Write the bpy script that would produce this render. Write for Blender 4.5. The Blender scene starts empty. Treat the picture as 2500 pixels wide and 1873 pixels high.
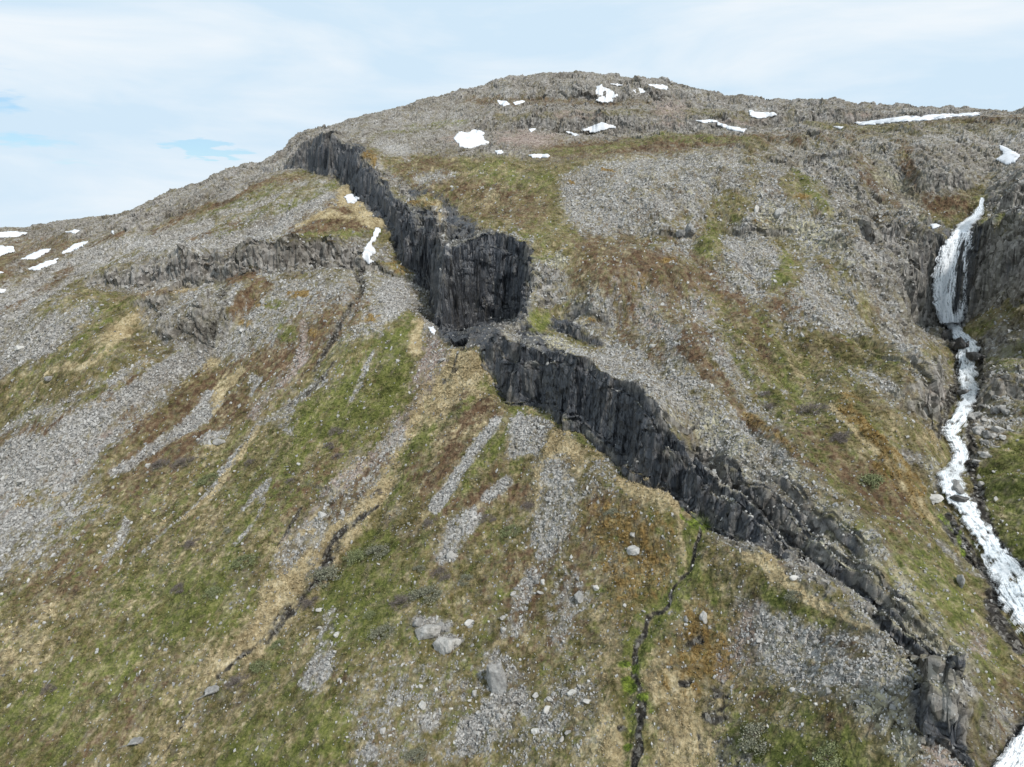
import bpy, math, random
import numpy as np
from math import radians, sin, cos, tan

random.seed(7)
rng = np.random.default_rng(7)
scn = bpy.context.scene
COL = scn.collection

# ------------------------------------------------------------------ camera, world, sun, exposure
PITCH = radians(12.5)
FPX, CU, CV = 1522.0, 1106.0, 828.5          # photograph measured on a 2212 x 1657 grid
cam_d = bpy.data.cameras.new("camera")
cam = bpy.data.objects.new("camera", cam_d)
COL.objects.link(cam)
cam_d.sensor_width = 36.0
cam_d.lens = 36.0 * FPX / 2212.0
cam_d.clip_start = 0.5
cam_d.clip_end = 20000
cam.rotation_euler = (radians(90) - PITCH, 0, 0)
scn.camera = cam

SUN_EL, SUN_AZ = radians(48), radians(132)      # azimuth clockwise from +Y
world = bpy.data.worlds.new("World")
scn.world = world
world.use_nodes = True
SKY_K = 0.1

def nodes_of(tree):
    N, L = tree.nodes, tree.links
    def new(t, **kw):
        n = N.new(t)
        for k, v in kw.items():
            if k.startswith('i_'):
                n.inputs[k[2:]].default_value = v
            else:
                setattr(n, k, v)
        return n
    return N, L, new

def build_world():
    t = world.node_tree
    t.nodes.clear()
    N, L, new = nodes_of(t)
    out = new('ShaderNodeOutputWorld')
    bg = new('ShaderNodeBackground'); bg.inputs['Strength'].default_value = SKY_K
    sky = new('ShaderNodeTexSky'); sky.sky_type = 'NISHITA'; sky.sun_disc = False
    sky.sun_elevation = SUN_EL; sky.sun_rotation = SUN_AZ
    sky.air_density = 1.0; sky.dust_density = 0.6; sky.ozone_density = 2.0
    tc = new('ShaderNodeTexCoord')
    sep = new('ShaderNodeSeparateXYZ'); L.new(tc.outputs['Generated'], sep.inputs[0])
    # thin cloud sheet: flattened noise on the direction
    mp = new('ShaderNodeMapping'); mp.inputs['Scale'].default_value = (1.6, 1.6, 7.5)
    L.new(tc.outputs['Generated'], mp.inputs['Vector'])
    n1 = new('ShaderNodeTexNoise'); n1.inputs['Scale'].default_value = 1.6
    n1.inputs['Detail'].default_value = 8; n1.inputs['Roughness'].default_value = 0.55
    n1.inputs['Distortion'].default_value = 0.4
    L.new(mp.outputs[0], n1.inputs['Vector'])
    r1 = new('ShaderNodeValToRGB')
    r1.color_ramp.elements[0].position = 0.42; r1.color_ramp.elements[0].color = (6.0, 7.5, 8.8, 1)
    r1.color_ramp.elements[1].position = 0.66; r1.color_ramp.elements[1].color = (7.9, 8.55, 9.1, 1)
    L.new(n1.outputs[0], r1.inputs[0])
    # blue gaps at given directions
    total = None
    n2 = new('ShaderNodeTexNoise'); n2.inputs['Scale'].default_value = 9; n2.inputs['Detail'].default_value = 7
    n2.inputs['Roughness'].default_value = 0.65
    L.new(mp.outputs[0], n2.inputs['Vector'])
    n3 = new('ShaderNodeTexNoise'); n3.inputs['Scale'].default_value = 14; n3.inputs['Detail'].default_value = 6
    L.new(mp.outputs[0], n3.inputs['Vector'])
    wv_ = new('ShaderNodeVectorMath', operation='MULTIPLY_ADD'); wv_.inputs[1].default_value = (.10, .10, .034); wv_.inputs[2].default_value = (-.05, -.05, -.017)
    L.new(n3.outputs['Color'], wv_.inputs[0])
    warp = new('ShaderNodeVectorMath', operation='ADD'); L.new(tc.outputs['Generated'], warp.inputs[0]); L.new(wv_.outputs[0], warp.inputs[1])
    for (u, v, wu, wv, k) in SKY_GAPS:
        d = ray(u, v); d = d / np.linalg.norm(d)
        sub = new('ShaderNodeVectorMath', operation='SUBTRACT'); sub.inputs[1].default_value = tuple(d)
        L.new(warp.outputs[0], sub.inputs[0])
        mul = new('ShaderNodeVectorMath', operation='MULTIPLY'); mul.inputs[1].default_value = (FPX / wu, FPX / wu, FPX / wv)
        L.new(sub.outputs[0], mul.inputs[0])
        ln = new('ShaderNodeVectorMath', operation='LENGTH'); L.new(mul.outputs[0], ln.inputs[0])
        mr = new('ShaderNodeMapRange'); mr.inputs['From Min'].default_value = 1.5; mr.inputs['From Max'].default_value = 0.0
        mr.inputs['To Max'].default_value = k
        L.new(ln.outputs['Value'], mr.inputs['Value'])
        if total is None: total = mr
        else:
            a = new('ShaderNodeMath', operation='ADD'); L.new(total.outputs[0], a.inputs[0]); L.new(mr.outputs[0], a.inputs[1]); total = a
    a = new('ShaderNodeMath', operation='MULTIPLY_ADD'); a.inputs[1].default_value = 1.0
    n2m = new('ShaderNodeMapRange'); n2m.inputs['From Min'].default_value = 0.3; n2m.inputs['From Max'].default_value = 0.7
    n2m.inputs['To Min'].default_value = -1.0; n2m.inputs['To Max'].default_value = 0.0
    L.new(n2.outputs[0], n2m.inputs['Value'])
    L.new(total.outputs[0], a.inputs[0]); L.new(n2m.outputs[0], a.inputs[2])
    mr2 = new('ShaderNodeMapRange'); mr2.interpolation_type = 'SMOOTHSTEP'
    mr2.inputs['From Min'].default_value = 0.0; mr2.inputs['From Max'].default_value = 1.0
    mr2.inputs['To Max'].default_value = 0.75
    L.new(a.outputs[0], mr2.inputs['Value'])
    hs = new('ShaderNodeMix', data_type='RGBA', blend_type='MULTIPLY'); hs.inputs[0].default_value = 1.0
    L.new(sky.outputs[0], hs.inputs[6]); hs.inputs[7].default_value = (0.95, 1.15, 1.25, 1)
    mx = new('ShaderNodeMix', data_type='RGBA')
    L.new(mr2.outputs[0], mx.inputs[0]); L.new(r1.outputs[0], mx.inputs[6]); L.new(hs.outputs[2], mx.inputs[7])
    L.new(mx.outputs[2], bg.inputs['Color']); L.new(bg.outputs[0], out.inputs[0])

def ray(u, v):
    u = np.asarray(u, float); v = np.asarray(v, float)
    x = (u - CU) / FPX; y = (CV - v) / FPX
    return np.stack([x + 0 * y, cos(PITCH) + y * sin(PITCH) + 0 * x, -sin(PITCH) + y * cos(PITCH) + 0 * x], -1)

SKY_GAPS = [(432, 322, 46, 14, 3.2), (492, 331, 60, 10, 2.2), (25, 298, 100, 11, 1.2), (150, 349, 60, 8, 1.0), (0, 225, 40, 16, 1.0), (-600, 250, 300, 60, .8), (-900, 100, 500, 90, .8)]
build_world()

sd = bpy.data.lights.new("sun", 'SUN'); sun = bpy.data.objects.new("sun", sd); COL.objects.link(sun)
sd.energy = 3.3; sd.angle = radians(6); sd.color = (1.0, 0.955, 0.9)
sun.rotation_euler = (radians(90) - SUN_EL, 0, -SUN_AZ + math.pi)
sun.rotation_euler = (radians(90) - SUN_EL, 0, math.pi - SUN_AZ)
sun.location = (100, -100, 300)

scn.view_settings.view_transform = 'Standard'
scn.view_settings.look = 'None'
scn.view_settings.exposure = 0.12
scn.view_settings.gamma = 1.0
scn.cycles.max_bounces = 6
scn.cycles.diffuse_bounces = 2
scn.cycles.transparent_max_bounces = 12

# ------------------------------------------------------------------ noise
def _hash(ix, iy, iz, seed):
    h = (ix.astype(np.int64) * 374761393 + iy.astype(np.int64) * 668265263 + iz * 2147483647 * 3 + seed * 974634777) & 0xFFFFFFFF
    h = (h ^ (h >> 13)) * 1274126177 & 0xFFFFFFFF
    h = (h ^ (h >> 16)) * 2246822519 & 0xFFFFFFFF
    return (h ^ (h >> 15)) & 0xFFFFFF

_TAB = rng.random(65536).astype(np.float32) * 2 - 1
def perlin(x, y, seed=0):
    xi = np.floor(x); yi = np.floor(y); fx = (x - xi).astype(np.float32); fy = (y - yi).astype(np.float32)
    xi = xi.astype(np.int32); yi = yi.astype(np.int32)
    wx = fx * fx * fx * (fx * (fx * 6 - 15) + 10); wy = fy * fy * fy * (fy * (fy * 6 - 15) + 10)
    def g(dx, dy):
        h = (xi + dx) * 374761393 + (yi + dy) * 668265263 + np.int32(seed * 97463 % 2147483647)
        h = (h ^ (h >> 13)) * np.int32(1274126177); h = h ^ (h >> 16)
        gx = _TAB[h & 65535]; gy = _TAB[(h >> 5) & 65535]
        return gx * (fx - dx) + gy * (fy - dy)
    a = g(0, 0); b = g(1, 0); c = g(0, 1); d = g(1, 1)
    top = a + (b - a) * wx; bot = c + (d - c) * wx
    return (top + (bot - top) * wy) * 1.6

def perlin3(x, y, z, seed=0):
    xi = np.floor(x); yi = np.floor(y); zi = np.floor(z)
    fx = (x - xi).astype(np.float32); fy = (y - yi).astype(np.float32); fz = (z - zi).astype(np.float32)
    xi = xi.astype(np.int32); yi = yi.astype(np.int32); zi = zi.astype(np.int32)
    s = lambda t: t * t * t * (t * (t * 6 - 15) + 10)
    wx, wy, wz = s(fx), s(fy), s(fz)
    out = 0
    for dz in (0, 1):
        for dy in (0, 1):
            for dx in (0, 1):
                h = (xi + dx) * 374761393 + (yi + dy) * 668265263 + (zi + dz) * 1103515245 + np.int32(seed * 97463 % 2147483647)
                h = (h ^ (h >> 13)) * np.int32(1274126177); h = h ^ (h >> 16)
                val = _TAB[h & 65535] * (fx - dx) + _TAB[(h >> 5) & 65535] * (fy - dy) + _TAB[(h >> 9) & 65535] * (fz - dz)
                out = out + val * (wx if dx else 1 - wx) * (wy if dy else 1 - wy) * (wz if dz else 1 - wz)
    return out * 1.5

def fbm(x, y, octs=5, seed=0, gain=0.5, lac=2.03):
    t = 0; a = 1; n = 0
    for o in range(octs):
        t = t + a * perlin(x, y, seed + o * 17); n += a
        x = x * lac + 3.1; y = y * lac - 1.7; a *= gain
    return t / n * 1.4

def worley(x, y, seed=0, jit=0.9):
    """F1, F2, random value of the nearest cell, offset to its point"""
    xi = np.floor(x).astype(np.int32); yi = np.floor(y).astype(np.int32)
    f1 = np.full(x.shape, 9., np.float32); f2 = f1.copy(); rid = np.zeros(x.shape, np.float32)
    ox = np.zeros(x.shape, np.float32); oy = ox.copy()
    for dy in (-1, 0, 1):
        for dx in (-1, 0, 1):
            cx = xi + dx; cy = yi + dy
            h = cx * 374761393 + cy * 668265263 + np.int32(seed * 97463 % 2147483647)
            h = (h ^ (h >> 13)) * np.int32(1274126177); h = h ^ (h >> 16)
            px = cx + 0.5 + _TAB[h & 65535] * .5 * jit; py = cy + 0.5 + _TAB[(h >> 7) & 65535] * .5 * jit
            qx = (x - px).astype(np.float32); qy = (y - py).astype(np.float32)
            d = np.sqrt(qx * qx + qy * qy)
            near = d < f1
            f2 = np.where(near, f1, np.minimum(f2, d))
            rid = np.where(near, _TAB[(h >> 11) & 65535], rid)
            ox = np.where(near, qx, ox); oy = np.where(near, qy, oy)
            f1 = np.where(near, d, f1)
    return f1, f2, rid, ox, oy

def sst(a, b, x):
    t = np.clip((x - a) / (b - a), 0, 1)
    return t * t * (3 - 2 * t)

# ------------------------------------------------------------------ terrain definition
GX, GY, GC = 0.252, 0.54, -85.1        # mean hillside plane  z = GC + GX x + GY y
def tanel(u, v):
    d = ray(u, v); return d[..., 2] / np.hypot(d[..., 0], d[..., 1])
def az_of(u, v):
    d = ray(u, v); return np.arctan2(d[..., 0], d[..., 1])
def plane_r(u, v):
    d = ray(u, v); t = GC / (d[2] - GX * d[0] - GY * d[1]); return t * math.hypot(d[0], d[1])
def P(u, v, r):
    d = ray(u, v); h = math.hypot(d[0], d[1]); return d * (r / h)

# control points (u, v, horizontal distance)   None = on the mean plane
CP = [
 (-350,1657,None),(0,1657,None),(350,1657,None),(700,1657,None),(1000,1657,None),(1300,1640,59),
 (-350,1300,None),(0,1400,None),(0,1180,None),(300,1250,None),(600,1350,None),(900,1350,None),(1150,1350,None),(1350,1350,None),
 (-350,1000,None),(0,950,None),(250,950,None),(500,1000,None),(750,1050,None),(950,1000,None),(1150,1050,None),(1300,1150,None),(1450,1200,None),
 (-350,760,200),(0,760,185),(250,740,160),(450,750,None),(650,780,None),(850,820,None),(980,830,None),(1080,900,None),(1280,1050,None),
 (450,660,160),(650,650,152),(850,640,None),(900,690,None),
 (150,640,190),(0,650,215),(-300,640,250),
 (300,520,220),(450,470,220),(600,460,205),(720,470,190),(820,560,172),(700,520,180),(550,520,190),(400,520,200),
 (0,590,290),(100,560,330),(200,520,320),(0,530,380),(-300,560,380),
 (1600,1300,74),(1600,1500,63),(1600,1640,58),(1750,1400,69),(1750,1640,58),(1450,1450,66),(1900,1640,58),
 (1008,775,117),(1046,828,112.5),(1088,874,108.5),(1150,908,104),
 # upper side
 (1300,770,115),(1400,810,108),(1500,900,98),(1600,960,93),(1700,1030,88),(1800,1100,84),(1900,1200,80),(2000,1320,76),(2090,1430,73),
 (1300,600,133),(1500,600,136),(1500,750,114),(1700,750,121),(1700,900,103),(1900,900,106),(1900,750,128),(1900,600,153),(1700,600,142),
 (1980,1000,101),(2020,1150,92),(2100,1280,85),(2170,1400,79),(2212,1450,77),
 (1250,450,168),(1400,450,165),(1600,450,170),(1800,450,178),(1950,480,180),(1900,540,165),
 (1000,400,190),(1000,450,176),(1150,470,162),(1100,380,196),(900,350,215),(850,330,225),(780,300,250),
 (1200,330,228),(1400,330,222),(1600,320,225),(1800,315,235),(2000,310,245),(2212,300,250),
 (1200,290,262),(1400,290,262),(1600,285,270),(1800,272,285),(2000,262,300),(2212,250,310),
 (950,300,262),(1000,240,330),(1200,230,325),(1400,230,325),(1600,240,320),(1800,240,320),
 (1040,187,370),(1200,158,385),(1340,163,380),(1450,176,375),(1600,209,355),(1800,216,350),(2000,233,345),(2200,236,340),(2400,230,340),
 (900,225,345),(760,255,300),(700,277,272),(640,305,268),(570,348,272),(500,362,280),(440,393,290),(375,410,300),(310,440,315),(250,466,335),(175,472,380),(115,480,440),
 # gully of the big stream
 (2080,1000,117),(2080,760,166),(2110,1180,95),(2190,1300,85),(2250,1400,80),(2180,1620,68),(2240,1640,68),(2120,1640,64),
 (2212,760,158),(2212,900,134),(2160,860,141),(2212,1000,118),(2212,1100,103),(2212,1200,94),(2400,1200,98),(2400,900,138),(2400,1500,84),
 (2212,500,190),(2212,400,208),(2400,400,210),(2400,600,175),(2100,370,220),(2000,400,212),(2080,560,196),
]
# steps: vertices (u, v of the foot, distance, v of the lip); uphill side is on the left of the travel direction
STEPS = {
 'dyke': dict(w=2.6, L=150, v=[(545,352,266,350),(620,358,250,318),(665,373,241,293),(735,387,227,315),(765,420,212,345),(800,455,200,392),
     (838,492,187,428),(875,545,174,447),(910,588,164,455),(936,650,150,480),(948,722,130,600),(968,712,137,580),(985,680,146,490),(1050,672,149,487),
     (1118,672,147,512),(1128,690,138,580),(1092,722,126,660),(1040,758,119,712),(1062,800,115,715),(1100,852,111,722),(1150,885,107,742),
     (1200,912,102.5,765),(1265,950,99,790),(1330,1010,94,822),(1390,1052,90,868),(1450,1078,87.5,930),(1500,1118,84.5,975),(1560,1155,82,1030),
     (1640,1190,79.5,1105),(1720,1215,77.5,1168),(1800,1250,75.5,1235)]),
 'dyke_b': dict(w=1.6, L=26, v=[(1500,1005,94,1003),(1560,1060,90,1012),(1600,1090,88,1024),(1660,1150,84.5,1075),(1720,1205,81,1120),(1790,1248,78.5,1168),
     (1850,1284,76.5,1204),(1920,1336,74,1266),(1990,1390,71.5,1345),(2040,1430,69.5,1428)]),
 'dyke_c': dict(w=1.4, L=14, v=[(1830,1310,72.6,1308),(1900,1362,70.5,1298),(1960,1414,68.5,1330),(2030,1462,67,1376),(2075,1474,66.5,1400),(2105,1475,67,1473)]),
 'dyke_e': dict(w=1.3, L=10, v=[(1780,1330,70.5,1329),(1850,1372,68.3,1350),(1910,1420,66,1392),(1960,1462,64,1435),(1995,1480,63.5,1479)]),
 'dyke_d': dict(w=1.3, L=16, v=[(1620,1040,90,1038),(1680,1080,87.5,1045),(1740,1140,84,1090),(1800,1185,81.5,1140),(1840,1240,79,1195),(1880,1270,77.5,1268)]),
 'block': dict(w=1.8, L=9, v=[(1925,1500,61.5,1498),(1948,1580,59,1486),(1990,1612,58.5,1480),(2050,1635,58.8,1482),(2085,1650,60,1480),(2105,1560,66,1520),(2115,1500,70,1499)]),
 'ledge_a': dict(w=1.0, L=10, v=[(1185,700,129,698),(1225,722,126,695),(1290,752,121.5,728),(1325,742,122,738)]),
 'ledge_b': dict(w=1.0, L=8, v=[(1195,682,132.5,680),(1240,690,131,672),(1310,715,127,697),(1330,712,127,710)]),
 'band_left': dict(w=2.0, L=40, v=[(165,600,212,598),(240,632,196,592),(320,626,188,570),(420,608,178,550),(520,598,172,542),(600,592,168,530),(690,582,168,524),(760,586,168,530),(830,596,166,560),(900,604,162,600)]),
 'band_mid': dict(w=2.0, L=16, v=[(300,720,168,719),(350,742,162,712),(410,748,157,712),(450,742,155,716),(480,720,156,719)]),
 'bank_right': dict(w=1.6, L=15, v=[(2105,884,139,883),(2128,878,140,842),(2170,868,142,806),(2212,862,142,806),(2300,858,143,812),(2380,850,143,849)]),
 'bank_left': dict(w=2.0, L=14, v=[(1935,908,111,907),(1985,902,114,858),(2030,896,117,815),(2052,880,123,796),(2060,845,135,800),(2058,805,150,804)]),
 'crag_fall': dict(w=1.8, L=14, v=[(1845,505,168,504),(1880,512,170,468),(1930,514,172,446),(1975,506,178,438),(2000,494,184,493)]),
 'crag_up': dict(w=2.2, L=20, v=[(1960,400,212,399),(2010,404,214,360),(2060,398,216,345),(2110,385,218,350),(2150,375,220,374)]),
 'ledge_c': dict(w=1.2, L=10, v=[(1550,512,166,511),(1600,518,164,494),(1660,516,165,488),(1720,512,167,494),(1770,510,170,509)]),
 'ledge_d': dict(w=1.4, L=10, v=[(1380,512,158,511),(1420,516,157,496),(1480,520,156,494),(1530,516,158,515)]),
 'ledge_e': dict(w=1.4, L=10, v=[(1660,352,215,351),(1740,356,214,338),(1840,352,216,334),(1920,346,220,345)]),
 'band_low': dict(w=1.6, L=25, v=[(250,660,180,658),(310,670,174,640),(350,668,170,632),(380,660,170,645),(420,650,170,648)]),
 'band_ridge': dict(w=3.5, L=60, v=[(240,510,330,508),(330,480,300,450),(400,448,288,418),(470,420,278,388),(545,392,266,362),(600,370,258,350),(640,360,252,359)]),
 'band_top': dict(w=3.5, L=70, v=[(930,295,290,294),(1060,285,288,268),(1150,283,286,250),(1260,287,284,246),(1380,286,285,248),(1500,283,290,252),(1600,276,292,262),(1640,275,292,274)]),
 'band_right': dict(w=3.5, L=60, v=[(1480,284,278,283),(1560,272,292,250),(1680,272,300,240),(1800,266,306,238),(1900,264,310,238),(2050,256,316,236),(2160,246,322,245)]),
 'band_summit': dict(w=4.0, L=60, v=[(1050,222,345,221),(1150,214,345,196),(1280,226,342,196),(1400,214,345,190),(1480,216,348,196),(1560,226,345,225)]),
 'fall_wall': dict(w=2.6, L=26, v=[(1960,780,140,779),(1968,735,150,715),(1980,705,162,625),(2000,704,176,545),(2010,704,181,512),(2092,702,182,506),(2122,672,176,508),(2160,640,171,500),
     (2225,612,167,495),(2330,600,166,500)]),
 'fall_wall_up': dict(w=2.2, L=50, v=[(1900,500,176,498),(1990,498,187,440),(2025,496,192,425),(2105,478,196,420),(2128,470,192,398),(2180,470,189,392),(2240,460,190,392),(2320,450,192,440)]),
}
def line_from(verts):
    pts = np.array([P(u, vb, r) for u, vb, r, vt in verts])
    h = np.array([max(0.0, r * (tanel(u, vt) - tanel(u, vb))) for u, vb, r, vt in verts])
    h[0] = 0; h[-1] = 0
    return pts[:, :2], h, pts[:, 2]
for s in STEPS.values():
    s['xy'], s['h'], s['z'] = line_from(s['v'])
    s['bb'] = (s['xy'].min(0), s['xy'].max(0))

def seg_dist(x, y, xy, vals=None, chunk=400000):
    """signed distance (left positive) to polyline and interpolated values"""
    n = x.size
    D = np.empty(n); V = np.zeros(n); S = np.empty(n)
    seglen = np.hypot(*(xy[1:] - xy[:-1]).T); cum = np.concatenate([[0], np.cumsum(seglen)])
    for c0 in range(0, n, chunk):
        X = x[c0:c0 + chunk]; Y = y[c0:c0 + chunk]
        best = np.full(X.size, 1e18); dd = np.zeros(X.size); vv = np.zeros(X.size); ss = np.zeros(X.size)
        for i in range(len(xy) - 1):
            ax, ay = xy[i]; bx, by = xy[i + 1]; ex, ey = bx - ax, by - ay; l2 = ex * ex + ey * ey; l = math.sqrt(l2)
            t = ((X - ax) * ex + (Y - ay) * ey) / l2; tc = np.clip(t, 0, 1)
            px = X - ax - tc * ex; py = Y - ay - tc * ey
            dist = np.sqrt(px * px + py * py)
            perp = (ex * (Y - ay) - ey * (X - ax)) / l
            key = dist - 1e-3 * np.abs(perp)
            m = key < best
            best = np.where(m, key, best)
            dd = np.where(m, np.sign(perp) * dist, dd)
            ss = np.where(m, cum[i] + tc * l, ss)
            if vals is not None:
                vv = np.where(m, vals[i] + tc * (vals[i + 1] - vals[i]), vv)
        D[c0:c0 + chunk] = dd; V[c0:c0 + chunk] = vv; S[c0:c0 + chunk] = ss
    return D, V, S

def steps_z(x, y, want=None):
    """sum of the rock steps; want = list collecting (name, d, h, local face mask)"""
    z = np.zeros(x.size)
    info = {}
    for name, s in STEPS.items():
        pad = s['L'] + 6
        (x0, y0), (x1, y1) = s['bb']
        m = (x > x0 - pad) & (x < x1 + pad) & (y > y0 - pad) & (y < y1 + pad)
        if not m.any(): continue
        X = x[m]; Y = y[m]
        d, h, sl = seg_dist(X, Y, s['xy'], s['h'])
        # fluting of the face: the line itself wobbles
        k = np.clip(h / 8, .25, 1.2)
        jit = (fbm(sl * .07 + 2, sl * 0 + .7, 2, 4) * (1.3 if name == 'dyke' else (1.5 if name.startswith('band') else 2.4)) + fbm(sl * .2 + 7, sl * 0 + .3, 3, 3) * 1.7 + np.abs(perlin(sl * .45, Y * 0.05, 9)) * 1.0 + perlin(sl * 1.1, X * .08, 12) * .45) * k
        de = d + jit - .4 * k
        w = s['w']
        hv = (.26 if name in ('dyke', 'fall_wall') else .5) * fbm(sl * .11, sl * 0 + 5.5, 3, 14) * (1 - sst(1.3 * w, 4.5 * w, d))
        h = h * np.clip(1 + hv, .1, 1.7)
        de2 = de + fbm(X * .35, Y * .35, 3, 15) * .9 * k
        t = np.clip(de2 / w, 0, 1)
        lg = .45 + .25 * fbm(sl * .09, sl * 0, 2, 16)          # a ledge part way up
        prof = t + .10 * np.sin((t - lg) * 9.0) * (t > 0) * (t < 1) * np.clip(t * (1 - t) * 6, 0, 1)
        back = 1 - sst(w, s['L'], d)
        if name.startswith('dyke') or name == 'fall_wall':
            fr = np.where(d > 1.5 * w)[0]
            if fr.size:
                tt = np.linspace(0, 1, 70); L_ = np.concatenate([[0], np.cumsum(np.hypot(*np.diff(s['xy'], axis=0).T))]); q = tt * L_[-1]
                sx, sy, sh = np.interp(q, L_, s['xy'][:, 0]), np.interp(q, L_, s['xy'][:, 1]), np.interp(q, L_, s['h'])
                num = np.zeros(fr.size); den = np.zeros(fr.size)
                for a_, b_, c_ in zip(sx, sy, sh):
                    g = 1 / ((X[fr] - a_) ** 2 + (Y[fr] - b_) ** 2 + 4) ** 1.5
                    num += g * c_; den += g
                bl = sst(1.5 * w, 6 * w, d[fr])
                fe = 30. if name == 'dyke' else 8.
                e0 = s['xy'][0] - s['xy'][1]; e1 = s['xy'][-1] - s['xy'][-2]; e0 = e0 / np.hypot(*e0); e1 = e1 / np.hypot(*e1)
                pr0 = (X[fr] - s['xy'][0, 0]) * e0[0] + (Y[fr] - s['xy'][0, 1]) * e0[1]
                pr1 = (X[fr] - s['xy'][-1, 0]) * e1[0] + (Y[fr] - s['xy'][-1, 1]) * e1[1]
                ends = sst(0, -fe, pr0) * sst(0, -fe, pr1)
                h = h.copy(); h[fr] = h[fr] * (1 - bl) + bl * num / den * ends
        zz = h * np.where(t < 1, prof, 1) * back
        z[m] += zz
        if want is not None:
            face = ((de > -.35) & (de < w + .25)).astype(float)
            ff = np.zeros(x.size); ff[m] = face * sst(.6, 2.5, h)
            hh = np.zeros(x.size); hh[m] = t
            dd_ = np.full(x.size, 99.); dd_[m] = np.where(h > .5, d, 99); want[name] = (ff, dd_ - w)
    return z

# thin plate spline through the residuals
def build_tps():
    pts = []
    for (u, v, r) in CP:
        if r is None: r = plane_r(u, v)
        pts.append(P(u, v, r))
    for name, s in STEPS.items():
        for (x, y), z, hh in zip(s['xy'], s['z'], s['h']):
            pts.append(np.array([x, y, z]))
    # surroundings outside the frame
    for a in range(-75, 80, 12):
        A = radians(a)
        for r in (14, 34):
            x, y = r * sin(A), r * cos(A); pts.append(np.array([x, y, GC + GX * x + GY * y + 3]))
    for a in (-75, -62, -50):
        A = radians(a)
        for r in (80, 150, 250, 400):
            x, y = r * sin(A), r * cos(A); pts.append(np.array([x, y, max(GC + GX * x + GY * y, -70) if r < 300 else -15]))
    for a in (50, 62, 75):
        A = radians(a)
        for r, z in ((80, -38), (150, -15), (250, 25), (400, 50)):
            pts.append(np.array([r * sin(A), r * cos(A), z]))
    for a in range(-75, 80, 10):
        A = radians(a)
        for r, z in ((470, 0), (640, -12)):
            zc = z + (44 if a > -12 else (8 if a > -24 else -6)) * (1 if r < 500 else .4)
            pts.append(np.array([r * sin(A), r * cos(A), zc]))
    pts = np.array(pts)
    # thin out near-duplicates
    keep = []
    for i, p in enumerate(pts):
        if all((p[0] - pts[j][0]) ** 2 + (p[1] - pts[j][1]) ** 2 > (1.0 + .012 * np.hypot(p[0], p[1])) ** 2 for j in keep): keep.append(i)
    pts = pts[keep]
    res = pts[:, 2] - steps_z(pts[:, 0].copy(), pts[:, 1].copy())
    X = pts[:, :2] / 100.0
    n = len(X)
    r2 = ((X[:, None] - X[None]) ** 2).sum(-1)
    K = np.where(r2 > 0, .5 * r2 * np.log(np.maximum(r2, 1e-12)), 0) 
    K[np.diag_indices(n)] += 3e-5
    A = np.zeros((n + 3, n + 3)); A[:n, :n] = K; A[:n, n] = 1; A[:n, n + 1:] = X; A[n:, :n] = A[:n, n:].T
    sol = np.linalg.solve(A, np.concatenate([res, [0, 0, 0]]))
    return X, sol
TX, TS = build_tps()
AZ0, AZ1, LR0, LR1 = radians(-80), radians(80), math.log(10), math.log(5000)
NA, NR = 420, 460
_ga = np.linspace(AZ0, AZ1, NA); _gr = np.linspace(LR0, LR1, NR)
def _tps_grid():
    A, Rr = np.meshgrid(_ga, _gr, indexing='ij')
    r = np.minimum(np.exp(Rr), 640); x = (r * np.sin(A)).ravel() / 100; y = (r * np.cos(A)).ravel() / 100
    z = TS[-3] + TS[-2] * x + TS[-1] * y
    for i in range(len(TX)):
        r2 = (x - TX[i, 0]) ** 2 + (y - TX[i, 1]) ** 2
        z += TS[i] * .5 * r2 * np.log(np.maximum(r2, 1e-12))
    return z.reshape(NA, NR)
TG = _tps_grid()

def grid_sample(G, x, y):
    a = (np.arctan2(x, y) - AZ0) / (AZ1 - AZ0) * (NA - 1)
    b = (np.log(np.maximum(np.hypot(x, y), 10.001)) - LR0) / (LR1 - LR0) * (NR - 1)
    a = np.clip(a, 0, NA - 1.001); b = np.clip(b, 0, NR - 1.001)
    i = a.astype(int); j = b.astype(int); fa = a - i; fb = b - j
    return (G[i, j] * (1 - fa) + G[i + 1, j] * fa) * (1 - fb) + (G[i, j + 1] * (1 - fa) + G[i + 1, j + 1] * fa) * fb

SKYLINE = [(-900,500),(-100,497),(0,492),(60,491),(115,480),(175,472),(250,466),(310,440),(375,410),(440,393),(500,362),(570,348),(612,325),(632,298),(665,281),(700,277),
 (760,255),(830,238),(885,228),(900,217),(960,203),(1040,187),(1100,167),(1180,158),(1270,157),(1340,163),(1422,170),(1450,174),(1530,195),(1580,207),(1680,213),(1800,216),
 (1880,225),(2000,232),(2080,232),(2160,239),(2180,243),(2212,233),(2300,220),(2900,200)]
def fall_coords(x, y):
    """coordinates along and across the fall of the slope, left and right flank, and their blend"""
    aL, aR = math.atan2(-.42, -.9), math.atan2(.30, -.95)
    r = []
    for a in (aL, aR):
        fx, fy = sin(a), cos(a)
        r.append((x * fx + y * fy, -x * fy + y * fx))
    k = sst(-.02, .22, np.arctan2(x, y))
    return r[0], r[1], k
def along(fn, x, y, sa, sc, *args):
    (a1, c1), (a2, c2), k = fall_coords(x, y)
    return fn(a1 * sa, c1 * sc, *args) * (1 - k) + fn(a2 * sa, c2 * sc, *args) * k

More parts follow.
